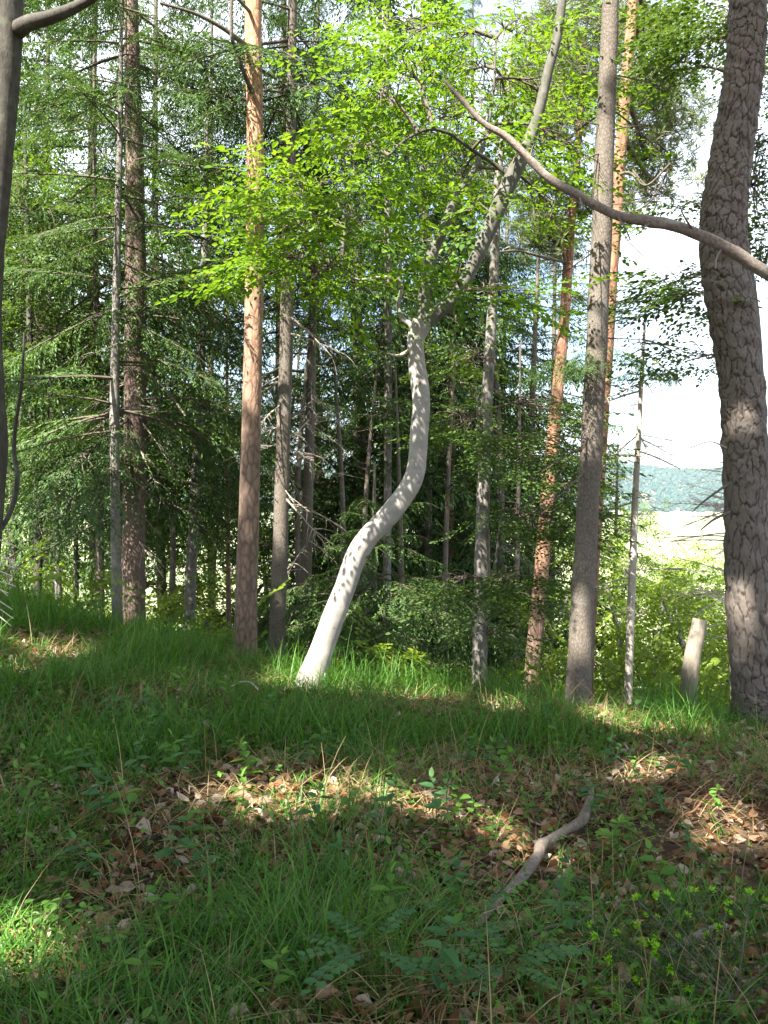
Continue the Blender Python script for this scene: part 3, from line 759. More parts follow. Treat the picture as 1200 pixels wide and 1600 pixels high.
# --- spruces with dead lower branches
s1 = Tree('spruce_tree', 'slim grey-brown spruce just right of the orange-barked pine', [(432, 1068, 27), (434, 960, 25), (438, 850, 24), (442, 700, 22), (447, 550, 21), (450, 400, 20), (453, 250, 19), (455, 120, 16), (457, 0, 14), (459, -180, 10)], 10.5, 'spruce_bark', segs=20, seed=23, step=0.05)
s1.bare_branches(1.3, 4.3, 20, 0.5, 1.1, (-45, 0))
s1.spruce_crown(4.0, 9.5, 70, 1.9, 1.5)
s2 = Tree('spruce_tree', 'thin dim spruce with drooping dead branches behind the leaning beech base', [(474, 1060, 20), (478, 900, 18), (482, 750, 16), (486, 600, 14), (489, 470, 12), (492, 330, 10), (494, 150, 8)], 12.0, 'spruce_bark', segs=14, seed=24)
s2.bare_branches(-0.5, 4.2, 34, 0.5, 1.2, (-50, 5))
s2.spruce_crown(3.6, 7.2, 30, 1.5, 1.2)
s3 = Tree('spruce_tree', 'stout spruce with reddish-brown bark, thickest trunk on the left', [(207, 1012, 36), (208, 930, 36), (210, 800, 35), (211, 650, 34), (212, 500, 33), (212, 380, 31), (210, 250, 28), (207, 120, 24), (205, 0, 20), (203, -160, 14)], 11.0, 'red_spruce_bark', segs=22, seed=25, step=0.05)
s3.bare_branches(0.6, 4.5, 20, 0.6, 1.4, (-40, 5))
s3.spruce_crown(1.2, 8.5, 56, 1.9, 1.6, 'spruce_needle')
s3.limb([(212, 590, 6), (225, 580, 5, 10.6), (260, 610, 4, 10.3), (290, 650, 3, 10)], 'spruce_bark', segs=6)
s4 = Tree('fir_tree', 'slender grey trunk with lichen standing against the stout spruce', [(184, 1002, 16), (182, 900, 16), (180, 780, 15), (179, 650, 15), (181, 500, 13), (184, 350, 11), (188, 200, 9), (189, 80, 6), (190, -40, 4)], 10.0, 'grey_bark', segs=14, seed=26)
s4.spruce_crown(1.6, 7.8, 58, 1.6, 1.1, 'sunlit_spruce_needle', pitch=(-25, 12))
s5 = Tree('spruce_tree', 'leaning grey-barked spruce trunk between the stout spruce and orange pine', [(290, 1038, 18), (296, 950, 18), (300, 860, 17), (305, 760, 16), (311, 640, 15), (315, 530, 13), (319, 420, 11), (322, 280, 8), (324, 100, 5)], 12.5, 'grey_bark', segs=14, seed=27)
s5.spruce_crown(1.2, 8.0, 58, 1.7, 1.2, 'sunlit_spruce_needle', pitch=(-40, 0))
s6 = Tree('spruce_tree', 'straight young trunk left of the slender lichen trunk', [(157, 995, 14), (156, 880, 13), (155, 760, 12), (153, 620, 11), (150, 450, 9), (148, 250, 6), (147, 60, 4)], 12.0, 'spruce_bark', segs=12, seed=28)
s6.spruce_crown(1.5, 6.8, 56, 1.7, 1.2, 'spruce_needle')

# --- thin stems at the far left
t57 = Tree('beech_tree', 'dark forked stem rising from the high grass at the far left', [(58, 955, 13), (60, 850, 13), (58, 760, 12), (50, 640, 11), (46, 500, 9), (42, 330, 7), (38, 150, 5)], 12.5, 'dark_bark', segs=12, seed=29)
t57a = t57.limb([(60, 830, 8), (68, 760, 7, 12.4), (75, 640, 6, 12.2), (90, 500, 4, 12)], 'dark_bark', segs=7)
t57.leafy([(40, 620, 60, 70, 11, 14, 70), (70, 520, 70, 60, 11, 14, 70), (40, 420, 60, 80, 11, 14, 80), (100, 680, 60, 40, 11, 14, 50), (90, 380, 70, 60, 11, 13, 60), (30, 290, 50, 60, 11, 14, 60), (260, 430, 50, 50, 12, 14, 36)], 'shaded_leaf', anchors=[t57a])
t93 = Tree('beech_tree', 'thin curving grey stem second from the far left group', [(96, 975, 11), (90, 900, 11), (88, 820, 10), (85, 720, 9), (80, 600, 7), (76, 450, 5)], 13.5, 'grey_bark', segs=10, seed=30)
t93.leafy([(80, 700, 60, 40, 12, 14.5, 40), (120, 560, 60, 50, 12, 15, 50)], 'shaded_leaf')
t118 = Tree('spruce_tree', 'thin dark pole-like trunk between the curving grey stem and young trunk', [(120, 985, 8), (119, 880, 8), (117, 740, 7), (114, 560, 6), (112, 330, 4)], 15, 'dark_bark', segs=8, seed=31)
t118.spruce_crown(0.8, 6.5, 66, 1.7, 0.9)
edge = Tree('beech_tree', 'dark near trunk cut off by the left edge, with a heavy side branch', [(-34, 1040, 30), (-16, 880, 29), (-9, 780, 30), (-6, 700, 34), (-10, 600, 32), (-15, 500, 33), (-12, 400, 35), (-4, 300, 37), (2, 200, 42), (8, 100, 46), (12, 0, 46), (16, -150, 44), (18, -300, 40)], 8.6, 'dark_bark', segs=22, seed=32, step=0.04)
e1 = edge.limb([(-8, 78, 30), (10, 62, 30), (26, 48, 27), (45, 36, 24, 8.4), (80, 26, 20, 8.3), (120, 10, 16, 8.3), (170, -20, 12, 8.2), (230, -70, 8, 8.2)], 'dark_bark')
e2 = edge.limb([(-20, 850, 9, 8.6), (4, 822, 8, 8.7), (16, 800, 8, 8.8), (25, 770, 8, 8.9), (27, 740, 8, 8.9), (22, 705, 7, 9.0), (25, 660, 6, 9), (34, 600, 5, 9), (38, 520, 3, 9)], 'dark_bark')
brush = thing('dead_brush', 'bleached dead brushwood at the left edge above the grass', 'brushwood', (P(-12, 985, 6.4)[0], 6.4, float(H(P(-12, 985, 6.4)[0], 6.4))))
g = Geo()
for k in range(13):
    y0 = 835 + 9 * k
    a = P(-40, y0 + 20, 6.4); b = P(rng.uniform(10, 38), y0 + rng.uniform(5, 50), 6.2 + rng.uniform(-.2, .3))
    g.add(*tube(spline(np.array([a, (a + b) / 2 + np.array([0, 0, 0.06]), b]), 8), np.linspace(0.008, 0.003, 8), 5))
bw = P(-40, 830, 6.4); g.add(*tube(spline(np.array([[bw[0], 6.4, H(bw[0], 6.4) - 0.1], bw]), 6), 0.02, 6))
build('twigs', g, M['dead_wood'], brush, np.array(brush.location), True)

# --- stems right of the beech
t750 = Tree('maple_tree', 'straight grey trunk with tiered green leaves right of the leaning beech', [(749, 1066, 24), (750, 960, 22), (753, 850, 21), (757, 720, 20), (761, 620, 18), (766, 540, 17), (771, 450, 15), (774, 370, 14), (778, 280, 11), (790, 180, 8), (800, 60, 5)], 9.8, 'grey_bark', segs=18, seed=33, step=0.05)
t750b = t750.limb([(752, 940, 7), (765, 925, 7, 9.6), (775, 880, 6, 9.5), (782, 820, 5, 9.4)], 'dark_bark', segs=7)
t750.leafy([(800, 700, 80, 34, 8.6, 10.4, 80), (720, 660, 55, 26, 8.8, 10.4, 40), (850, 740, 60, 40, 8.6, 10.4, 60), (850, 640, 50, 22, 9, 10.4, 30), (790, 915, 70, 26, 8.6, 9.8, 50), (700, 915, 50, 20, 8.6, 9.8, 26), (820, 810, 60, 34, 8.8, 10.2, 50), (870, 810, 40, 30, 8.8, 10.2, 30), (770, 990, 50, 20, 9, 10.6, 20), (740, 560, 60, 30, 9, 10.8, 30)], 'shaded_leaf', anchors=[t750b], scale=(0.5, 0.8))
p2 = Tree('pine_tree', 'orange-barked pine leaning right, behind the tall spruce trunk', [(832, 1050, 26), (840, 960, 24), (847, 880, 23), (855, 780, 22), (863, 700, 21), (870, 620, 19), (879, 530, 17), (886, 440, 16), (892, 350, 14), (900, 270, 11), (907, 180, 9), (912, 60, 5)], 13.0, 'orange_pine_bark', segs=18, seed=34, step=0.06)
p2.limb([(897, 235, 7), (880, 215, 6, 12.8), (860, 195, 4, 12.6)], 'orange_pine_bark', segs=7)
p2.limb([(886, 420, 6), (870, 350, 5, 12.7), (850, 330, 4, 12.6)], 'orange_pine_bark', segs=7)
p2.limb([(884, 410, 5), (850, 402, 5, 12.4), (810, 392, 4, 12.2), (780, 394, 3, 12)], 'twig', segs=6)
p2.pine_crown([(850, 170, 60, 60, 11.5, 14.5, 300), (870, 110, 60, 60, 12, 15, 300), (855, 370, 50, 30, 12, 14, 160), (900, 60, 60, 50, 12, 15, 260), (840, 280, 40, 30, 12, 14, 130), (925, 330, 30, 30, 13, 14, 110)])
s7 = Tree('spruce_tree', 'tall spruce trunk with knotty grey bark in front of an orange-barked pine', [(903, 1095, 37), (906, 1020, 36), (911, 920, 35), (918, 800, 34), (925, 680, 34), (931, 560, 33), (936, 450, 32), (941, 340, 31), (945, 220, 29), (950, 110, 27), (954, 0, 25), (958, -130, 22), (963, -320, 18)], 7.8, 'spruce_bark', segs=26, seed=35, step=0.035)
s7.bare_branches(1.6, 5.2, 26, 0.4, 0.9, (-30, 15), mat='twig')
g1 = Geo()
for (px, py, az, L) in ((930, 540, 200, 0.55), (935, 548, 170, 0.6), (940, 550, -10, 0.55), (940, 545, 20, 0.5), (925, 545, 240, 0.5), (930, 560, 215, 0.6), (935, 540, -60, 0.5), (930, 555, 250, 0.45)):
    scatter(g1, SPRUCE, [R(az)], [R(-12)], [0.0], [L * 1.2], [P(px, py, 7.8)])
s7.part('needle_branches', g1, 'sunlit_spruce_needle')
p3 = Tree('pine_tree', 'reddish pine trunk hidden below behind the knotty spruce trunk', [(915, 1085, 22), (925, 900, 21), (938, 700, 20), (948, 560, 19), (956, 430, 19), (964, 320, 19), (971, 220, 18), (980, 110, 17), (988, 20, 16), (994, -80, 15), (1002, -300, 12)], 11.0, 'orange_pine_bark', segs=18, seed=36, step=0.06)
for pp in ([(962, 275, 5), (985, 270, 4, 10.8), (1010, 290, 4, 10.7), (1048, 255, 3, 10.6)], [(960, 330, 4), (990, 330, 3, 10.8), (1020, 310, 3, 10.7), (1048, 250, 3, 10.6), (1026, 220, 2.5, 10.5), (1060, 205, 2, 10.4)], [(965, 240, 4), (1000, 280, 3, 10.8), (1026, 310, 2.5, 10.7), (1015, 345, 2, 10.7)], [(972, 100, 4), (1005, 110, 3, 10.8), (1035, 116, 2, 10.6)], [(956, 340, 3), (985, 380, 2, 10.8), (1005, 400, 1.5, 10.8)]):
    p3.limb(pp, 'twig', segs=6, name='dead_branch')
p3.pine_crown([(1010, 130, 45, 40, 12, 14.5, 200), (1005, 235, 40, 34, 12, 14.5, 180), (1040, 180, 40, 30, 12, 14.5, 120), (1005, 50, 36, 40, 11.5, 14, 150), (1025, 285, 30, 20, 12, 14, 90)])
dead = Tree('dead_tree', 'slim bleached dead trunk with bare twigs in the sunny gap', [(982, 1080, 12), (985, 980, 12), (989, 870, 12), (994, 750, 10), (999, 660, 8), (1003, 580, 6), (1007, 510, 4), (1010, 440, 2)], 9.6, 'dead_wood', segs=12, seed=37)
dead.bare_branches(0.2, 3.4, 30, 0.5, 1.1, (-40, 10), mat='dead_twig')
g1 = Geo(); 
for az in (0, 25, -30, 160, 190):
    scatter(g1, SPRUCE, [R(az)], [R(-10)], [0.0], [0.42], [P(1004, 577, 9.6)])
dead.part('needle_branches', g1, 'spruce_needle')
stump = Tree('tree_stump', 'leaning cut-off stump with a flat sawn top in the sunlit gap', [(1076, 1085, 26), (1080, 1040, 25), (1087, 1000, 24), (1094, 968, 22)], 9.0, 'stump_bark', segs=20, cat='stump', amp=0.05, seed=38, cap=True, step=0.04)
snag = Tree('dead_tree', 'grey snag with long bare white twigs beside the thick plated pine', [(1150, 1090, 16), (1146, 1000, 14), (1145, 900, 13), (1147, 760, 10), (1150, 560, 8)], 10.5, 'dead_wood', segs=10, seed=39)
snag.bare_branches(-0.4, 1.8, 40, 0.5, 1.0, (-15, 30), az=(120, 240), mat='dead_wood')
t605 = Tree('birch_tree', 'pale straight trunk seen through foliage behind the leaning beech', [(603, 1020, 14), (605, 850, 13), (606, 700, 12), (607, 550, 12), (606, 400, 11), (605, 250, 10), (604, 120, 8), (604, 0, 7), (603, -150, 5)], 15, 'grey_bark', segs=12, seed=40)
t605.spruce_crown(3.5, 12.5, 60, 1.9, 1.2, templates=FAR_SPRUCE)
t700 = Tree('pine_tree', 'pinkish distant trunk glimpsed between the beech and the tiered maple', [(697, 1050, 15), (702, 850, 13), (705, 700, 12), (706, 500, 10), (708, 300, 8)], 17, 'orange_pine_bark', segs=10, seed=41)
t700.spruce_crown(1.0, 7.5, 46, 2.2, 1.2, templates=FAR_SPRUCE)
t357 = Tree('pine_tree', 'thin orange stem just left of the straight orange pine', [(357, 1045, 8), (357, 930, 8), (356, 800, 7), (355, 640, 5), (354, 450, 4)], 14, 'orange_pine_bark', segs=8, seed=42)
t357.spruce_crown(1.0, 5.5, 30, 1.3, 0.8, templates=FAR_SPRUCE)
shade_b = Tree('beech_tree', 'slim beech whose leaves hang beside the thick plated pine', [(1225, 1115, 20), (1205, 900, 18), (1192, 700, 16), (1180, 500, 14), (1166, 380, 12), (1160, 250, 10), (1170, 80, 8), (1175, -80, 6)], 9.2, 'grey_bark', segs=12, seed=43)
shade_b.leafy([(1105, 60, 55, 50, 8.2, 10.0, 60), (1060, 110, 26, 30, 8.4, 9.6, 16), (1185, 120, 26, 60, 8.2, 10.0, 30), (1085, 325, 34, 16, 8.4, 9.6, 14), (1060, 440, 50, 16, 8.4, 9.8, 24), (1020, 480, 40, 14, 8.6, 9.6, 14), (1110, 470, 34, 34, 8.4, 9.6, 20), (1185, 290, 30, 80, 8.4, 9.8, 40), (1195, 420, 24, 60, 8.4, 9.8, 24), (1105, 560, 26, 30, 8.6, 9.6, 10), (1070, 565, 24, 10, 8.6, 9.6, 6), (1190, 230, 24, 40, 8.4, 9.8, 18), (1140, 30, 50, 40, 8.4, 9.8, 30)], 'shaded_leaf', scale=(0.6, 0.95))

# --- the long dead branch across the view, from a fallen stem leaning out of the frame
lean = Tree('dead_tree', 'long bare dead branch slanting across the upper right before the trunks', [(1500, 1000, 40), (1430, 700, 34), (1330, 520, 28), (1250, 452, 22), (1200, 428, 19), (1150, 396, 19), (1100, 370, 18), (1050, 352, 17), (1015, 346, 18), (960, 335, 14), (900, 303, 14), (860, 280, 13), (825, 247, 12), (790, 213, 11), (755, 192, 9), (725, 160, 8), (705, 138, 6), (692, 124, 4)], 4.6, 'limb_bark', segs=16, amp=0.07, seed=44, step=0.02, flare=0.05)
lean.limb([(828, 250, 4), (832, 232, 3, 4.58), (836, 225, 2, 4.55)], 'limb_bark', segs=6, name='twig', under=lean.trunk)
lean.limb([(1020, 346, 8), (1010, 352, 5, 4.58), (1004, 356, 3, 4.55)], 'limb_bark', segs=6, name='twig', under=lean.trunk)
lean.limb([(905, 306, 4), (908, 316, 3, 4.55), (912, 326, 2, 4.52)], 'limb_bark', segs=6, name='twig', under=lean.trunk)

for pp in ([(1085, 362, 4), (1070, 340, 3, 4.5), (1062, 322, 1.5, 4.45)], [(960, 333, 4), (975, 352, 2.5, 4.55), (985, 375, 1.5, 4.5)], [(880, 290, 3), (893, 275, 2, 4.55), (897, 262, 1.2, 4.55)], [(745, 182, 3), (752, 165, 2, 4.6), (749, 150, 1, 4.6)], [(720, 155, 3), (706, 160, 2, 4.6), (695, 158, 1, 4.6)], [(1130, 386, 4), (1120, 402, 3, 4.55), (1118, 420, 1.5, 4.5)]):
    lean.limb(pp, 'limb_bark', segs=5, name='twig', under=lean.trunk)

# ------------------------------------------------------------------ trees further down the slope
def slope_x(px, Y): return (px - 600) / F_PX * Y
def far_spruce(px, Y, hgt, label, r0=0.14, z_first=1.0, L=2.3, mat='spruce_needle', n=None, group='spruces on the slope beyond the crest'):
    X = slope_x(px, Y); gz = float(H(X, Y))
    root = thing('spruce_tree', label, 'tree', (X, Y, gz), group)
    rows = np.array([[X, Y, gz - 0.3, r0], [X + rng.normal(0, .1), Y, gz + hgt * 0.5, r0 * 0.65], [X + rng.normal(0, .15), Y, gz + hgt, 0.015]])
    (v, f), s = trunk_mesh(rows, 9, 0.25, 0.03, int(abs(px)) + 1)
    build('trunk', (v, f), M['spruce_bark'], root, root.location, True)
    n = n or int(hgt * 7)
    t = np.sort(rng.uniform(0, 1, n)) ** 0.9
    z = gz + z_first + (hgt - z_first) * t
    p = np.stack([np.interp(z, s[:, 2], s[:, k]) for k in (0, 1)] + [z], -1)
    LL = (L * (1 - t) ** 0.75 + 0.25) * rng.uniform(0.7, 1.2, n)
    a = rng.uniform(0, 6.28, n)
    ok = ~sunny(p + np.stack([np.cos(a), np.sin(a), -0.2 + 0 * a], -1) * LL[:, None] * 0.6, 0.3)
    p, t, LL, a = p[ok], t[ok], LL[ok], a[ok]; n = len(a)
    pt = R(1) * (rng.uniform(-26, 2, n) + 22 * t); ro = rng.normal(0, .2, n)
    g = Geo(); scatter(g, SPRUCE if Y < 16.5 else FAR_SPRUCE, a, pt, ro, LL, p); build('crown', g, M[mat], root, root.location)
    w = Geo(); scatter(w, WOOD, a, pt, ro * 0, LL, p); build('branches', w, M['twig'], root, root.location)
    return root

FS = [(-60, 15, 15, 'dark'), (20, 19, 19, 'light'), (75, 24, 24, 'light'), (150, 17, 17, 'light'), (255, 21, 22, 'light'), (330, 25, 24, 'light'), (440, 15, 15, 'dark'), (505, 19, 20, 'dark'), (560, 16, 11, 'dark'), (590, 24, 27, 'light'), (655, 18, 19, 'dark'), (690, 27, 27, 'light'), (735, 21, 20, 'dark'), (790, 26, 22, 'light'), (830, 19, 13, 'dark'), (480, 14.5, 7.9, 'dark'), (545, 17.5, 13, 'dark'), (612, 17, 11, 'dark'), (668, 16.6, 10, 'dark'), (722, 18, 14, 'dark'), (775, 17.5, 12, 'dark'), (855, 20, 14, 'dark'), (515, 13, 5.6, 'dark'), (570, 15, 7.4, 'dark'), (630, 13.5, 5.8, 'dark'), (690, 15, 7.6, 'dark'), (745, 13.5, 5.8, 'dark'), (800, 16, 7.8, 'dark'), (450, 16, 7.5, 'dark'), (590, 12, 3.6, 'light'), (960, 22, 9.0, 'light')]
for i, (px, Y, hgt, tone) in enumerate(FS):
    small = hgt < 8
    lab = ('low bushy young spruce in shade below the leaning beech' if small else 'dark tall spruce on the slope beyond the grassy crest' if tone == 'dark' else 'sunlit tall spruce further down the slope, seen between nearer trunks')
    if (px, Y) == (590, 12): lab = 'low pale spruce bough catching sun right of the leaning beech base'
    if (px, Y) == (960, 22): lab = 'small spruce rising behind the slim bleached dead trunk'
    far_spruce(px, Y, hgt, lab, r0=0.07 if small else 0.13, z_first=0.3 if small else 3.0 if px < 360 else 1.5, L=1.9 if small else 2.3, mat='spruce_needle' if tone == 'dark' else 'sunlit_spruce_needle', n=95 if small else None, group='young spruces below the beech' if small else 'spruces on the slope beyond the crest')  # needle tone picked per tree to stand for sun or shade

def broadleaf(px, Y, hgt, wid, label, n, mat='thicket_leaf', group='sunlit leafy trees on the slope'):
    X = slope_x(px, Y); gz = float(H(X, Y))
    root = thing('broadleaf_tree', label, 'tree', (X, Y, gz), group)
    rows = np.array([[X, Y, gz - 0.3, 0.07], [X + rng.normal(0, .15), Y, gz + hgt * 0.5, 0.045], [X + rng.normal(0, .3), Y, gz + hgt * 0.92, 0.012]])
    (v, f), s = trunk_mesh(rows, 8, 0.2, 0.04, int(abs(px)) + 3)
    build('trunk', (v, f), M['grey_bark'], root, root.location, True)
    nc = max(5, n // 16)
    cc = np.stack([rng.normal(0, 0.42, nc) * wid, rng.normal(0, 0.42, nc) * wid, rng.uniform(0.12, 1.0, nc) * hgt], -1)
    sh = np.sqrt(np.clip(1 - (cc[:, 2] / hgt - 0.45) ** 2 / 0.34, 0.08, 1)); cc[:, :2] *= sh[:, None]
    cc += np.array([X, Y, gz])
    pts = np.repeat(cc, 16, 0) + rng.normal(0, 1, (nc * 16, 3)) * np.array([0.34, 0.34, 0.2])
    m = len(pts)
    g = Geo(); scatter(g, THICK_SPRAYS, rng.uniform(0, 6.28, m), rng.normal(0, .5, m), rng.normal(0, .5, m), rng.uniform(0.45, 0.85, m), pts)
    build('crown', g, M[mat], root, root.location)
    w = Geo()
    for c in cc:
        z0 = max(gz + 0.15 * hgt, c[2] - rng.uniform(.3, .9)); b = np.array([np.interp(z0, s[:, 2], s[:, 0]), np.interp(z0, s[:, 2], s[:, 1]), z0])
        w.add(*tube(spline(np.array([b, (b + c) / 2 + np.array([0, 0, 0.1]), c]), 6), np.linspace(0.018, 0.006, 6), 4))
    build('branches', w, M['dead_twig'], root, root.location, True)
    return root
BL = [(955, 12.5, 2.6, 1.0, 110), (1010, 13.5, 3.0, 1.2, 130), (1060, 12.0, 2.2, 1.0, 110), (1105, 14, 2.6, 1.3, 130), (1150, 12.5, 2.4, 1.0, 110), (985, 18, 5.3, 1.8, 230), (1045, 19, 5.0, 1.9, 230), (1105, 20, 5.0, 1.9, 230), (1170, 18, 4.7, 1.8, 190), (950, 25, 9.3, 2.5, 280), (1030, 28, 9.2, 2.7, 280), (1110, 30, 9.4, 2.7, 280), (1200, 26, 7.0, 2.4, 220), (880, 24, 8.5, 2.4, 240), (800, 22, 7.5, 2.2, 220), (730, 30, 11, 3.0, 260), (640, 28, 10.5, 2.8, 240), (560, 26, 9.5, 2.6, 240), (470, 24, 8.5, 2.6, 220), (400, 22, 7.5, 2.2, 200), (340, 20, 6.5, 2.0, 190), (270, 23, 8.5, 2.4, 220), (190, 22, 8.5, 2.4, 220), (110, 24, 9.0, 2.6, 220), (40, 22, 8.5, 2.4, 220), (330, 30, 12.5, 3.0, 240), (180, 32, 14, 3.2, 260), (60, 32, 15, 3.2, 260), (860, 16, 3.6, 1.4, 130), (660, 17, 4.0, 1.5, 130), (410, 16, 3.2, 1.3, 110), (330, 15.5, 2.2, 1.2, 90), (-20, 26, 12, 2.6, 220)]
for (px, Y, hgt, wid, n) in BL:
    if px > 930 and Y < 16: lab, gr = 'sunlit leafy bush in the gap below the bleached dead trunk', 'bushes in the sunny gap'
    elif px > 930: lab, gr = 'bright leafy tree top below the valley view, beyond the gap', 'tree tops below the valley view'
    else: lab, gr = 'sunlit leafy tree low on the slope, glimpsed between dark trunks', 'sunlit leafy trees on the slope'
    broadleaf(px, Y, hgt, wid, lab, n, group=gr)
for (px, Y, hgt, wid, n) in [(20, 15, 9.0, 1.7, 170), (90, 17, 11, 1.9, 190), (265, 16, 10, 1.5, 130), (-40, 13, 8, 1.5, 150)]:
    broadleaf(px, Y, hgt, wid, 'tall leafy tree with dense green foliage behind the far left stems', n, mat='beech_leaf', group='leafy trees behind the far left stems')

# undergrowth on the slope, beyond the crest
n = 1500
yy = rng.uniform(9.5, 36, n) ; xx = rng.uniform(-0.56, 0.56, n) * yy
pts = np.stack([xx, yy, H(xx, yy) + rng.uniform(0, 0.5, n)], -1)
g = Geo(); scatter(g, THICK_SPRAYS, rng.uniform(0, 6.28, n), rng.normal(.2, .5, n), rng.normal(0, .5, n), rng.uniform(0.5, 1.0, n), pts)
mark(build('undergrowth', g, M['thicket_leaf']), 'leafy undergrowth covering the slope beyond the crest', 'undergrowth', kind='stuff')

# ------------------------------------------------------------------ unseen beeches around the viewer, added and shaped to shade the clearing
OVERHEAD = [(-6.5, -5.5, 13, 4.6, 3600), (-2.0, -4.0, 13.5, 4.6, 3600), (-9.5, -0.5, 13, 4.8, 3000), (-4.8, 0.2, 14, 4.6, 3600), (0.8, -1.2, 14.5, 4.4, 3000), (-5.0, 3.0, 16.0, 4.0, 2400), (-13, -4, 13, 4.4, 1200), (3.6, -5.5, 13, 4.0, 1600)]
def shade_clumps():
    """where the crowns are thickest: clumps whose shade falls on the parts of the clearing that lie in shadow"""
    tg = []
    for px, py, Y in [(735, 430, 7.6), (755, 385, 7.6), (770, 345, 7.6), (790, 300, 7.6), (805, 265, 7.6), (826, 222, 7.6), (843, 170, 7.6), (857, 110, 7.6), (872, 50, 7.6), (880, 0, 7.6), (685, 380, 7.6), (700, 330, 7.6), (655, 690, 7.6), (652, 730, 7.6)]:
        tg += [P(px, py, Y)] * 2
    for py in range(20, 920, 60):
        tg += [P(float(np.interp(py, [0, 240, 380, 530, 700, 1000], [1169, 1143, 1130, 1150, 1164, 1180])), py, 7.9)] * 2
    for py in range(0, 480, 60):
        tg.append(P(950 - py * 0.02, py, 7.8))
    for py in range(620, 900, 60):
        tg.append(P(920, py, 7.8))
    for px in range(0, 1201, 60):
        for py in range(1340, 1600, 50): tg.append(ground_at(px, py))
        for py in (1110, 1150, 1190, 1290): tg.append(ground_at(px, py))
    tg = np.array(tg)
    k = 13
    p = np.repeat(tg, k, 0); m = len(p)
    z = rng.uniform(8.5, 13.5, m)
    return p + SUN * ((z - p[:, 2]) / SUN[2])[:, None] + rng.normal(0, 0.22, (m, 3))
CLUMPS = shade_clumps()  # out-of-view foliage added for the shade it casts
_d = np.stack([np.hypot(CLUMPS[:, 0] - o[0], CLUMPS[:, 1] - o[1]) for o in OVERHEAD], 1)
OWNER = np.argmin(_d, 1)
def sunny_clear(p):
    return sunny(p, 0.22)
def overhead_tree(X, Y, hgt, crown_r, n, label, extra=None):
    gz = float(H(X, Y))
    root = thing('beech_tree', label, 'tree', (X, Y, gz), 'unseen beeches around the viewer')
    rows = np.array([[X, Y, gz - .3, .2], [X + .1, Y, gz + hgt * .5, .14], [X, Y, gz + hgt * .95, .04]])
    (v, f), s = trunk_mesh(rows, 12, 0.3, 0.03, int(abs(X * 7)) + 3)
    build('trunk', (v, f), M['beech_bark'], root, root.location, True)
    q = np.sqrt(rng.uniform(0, 1, n)) * crown_r; a = rng.uniform(0, 6.28, n)
    z = gz + hgt * (0.62 + 0.38 * rng.uniform(0, 1, n) * np.sqrt(np.clip(1 - (q / crown_r) ** 2, 0.05, 1)))
    pts = np.stack([X + q * np.cos(a), Y + q * np.sin(a), z], -1)
    if extra is not None: pts = np.vstack([pts, extra]); n = len(pts)
    u, w_, dpt = proj(pts)
    inside = (dpt > 0.2) & (u > -260) & (u < W_PX + 260) & (w_ > -330) & (w_ < H_PX + 200)
    az = np.arctan2(pts[:, 1] - Y, pts[:, 0] - X) + rng.normal(0, .8, n)
    keep = ~inside & ~sunny_clear(pts + np.stack([np.cos(az), np.sin(az), -0.1 + 0 * az], -1) * 0.27)
    pts = pts[keep]; az = az[keep]; m = len(pts)
    g = Geo(); scatter(g, BIG_SPRAYS, az, rng.normal(-.1, .25, m), rng.normal(0, .25, m), rng.uniform(0.35, 0.6, m), pts)
    build('crown', g, M['beech_leaf'], root, root.location)
    w = Geo()
    bt = np.linspace(0, 1, 7)[:, None]
    for k in range(0, m, 12):
        c = pts[k]; z0 = c[2] - 0.9; b = np.array([np.interp(z0, s[:, 2], s[:, 0]), np.interp(z0, s[:, 2], s[:, 1]), z0])
        if sunny(b + (c - b) * bt, 0.06).any(): continue
        w.add(*tube(spline(np.array([b, (b + c) / 2 + np.array([0, 0, .2]), c]), 6), np.linspace(.03, .006, 6), 4))
    build('branches', w, M['grey_bark'], root, root.location, True)
for i, (X, Y, h, r, n) in enumerate(OVERHEAD):
    overhead_tree(X, Y, h, r, n, 'unseen tall beech beside the viewer, added to shade the clearing', CLUMPS[OWNER == i])

# ------------------------------------------------------------------ the clearing: litter, straw, grass
def clearing_points(n, y0=1.7, y1=10.5, power=1.0):
    y = y0 + (y1 - y0) * rng.uniform(0, 1, n) ** power
    x = rng.uniform(-0.58, 0.58, n) * (y + 0.4)
    return x, y
def wave(x, y, s, seed):
    r = np.random.default_rng(seed); o = 0
    for k in range(7):
        a = r.uniform(0, 6.28); f = s * r.uniform(0.5, 1.8)
        o = o + np.sin(f * (x * math.cos(a) + y * math.sin(a)) + r.uniform(0, 6.28))
    return o / 3.0

def litter():
    n = 24000
    x, y = clearing_points(n, power=1.2)
    z = H(x, y) + rng.uniform(0.004, 0.035, n)
    a = rng.uniform(0, 6.28, n)
    ax = np.stack([np.cos(a), np.sin(a), rng.normal(0, .3, n)], -1)
    nr = np.stack([rng.normal(0, .8, n), rng.normal(0, .8, n), np.ones(n)], -1)
    s = rng.uniform(0.35, 1.35, n)
    return leaf_quads(np.stack([x, y, z], -1), ax, nr, 0.062 * s, 0.036 * s, rng.uniform(-0.7, 1.6, n), rng.uniform(-0.3, 0.6, n))
mark(build('leaf_litter', litter(), M['litter']), 'dry brown fallen leaves covering the clearing floor', 'leaf litter', kind='stuff')

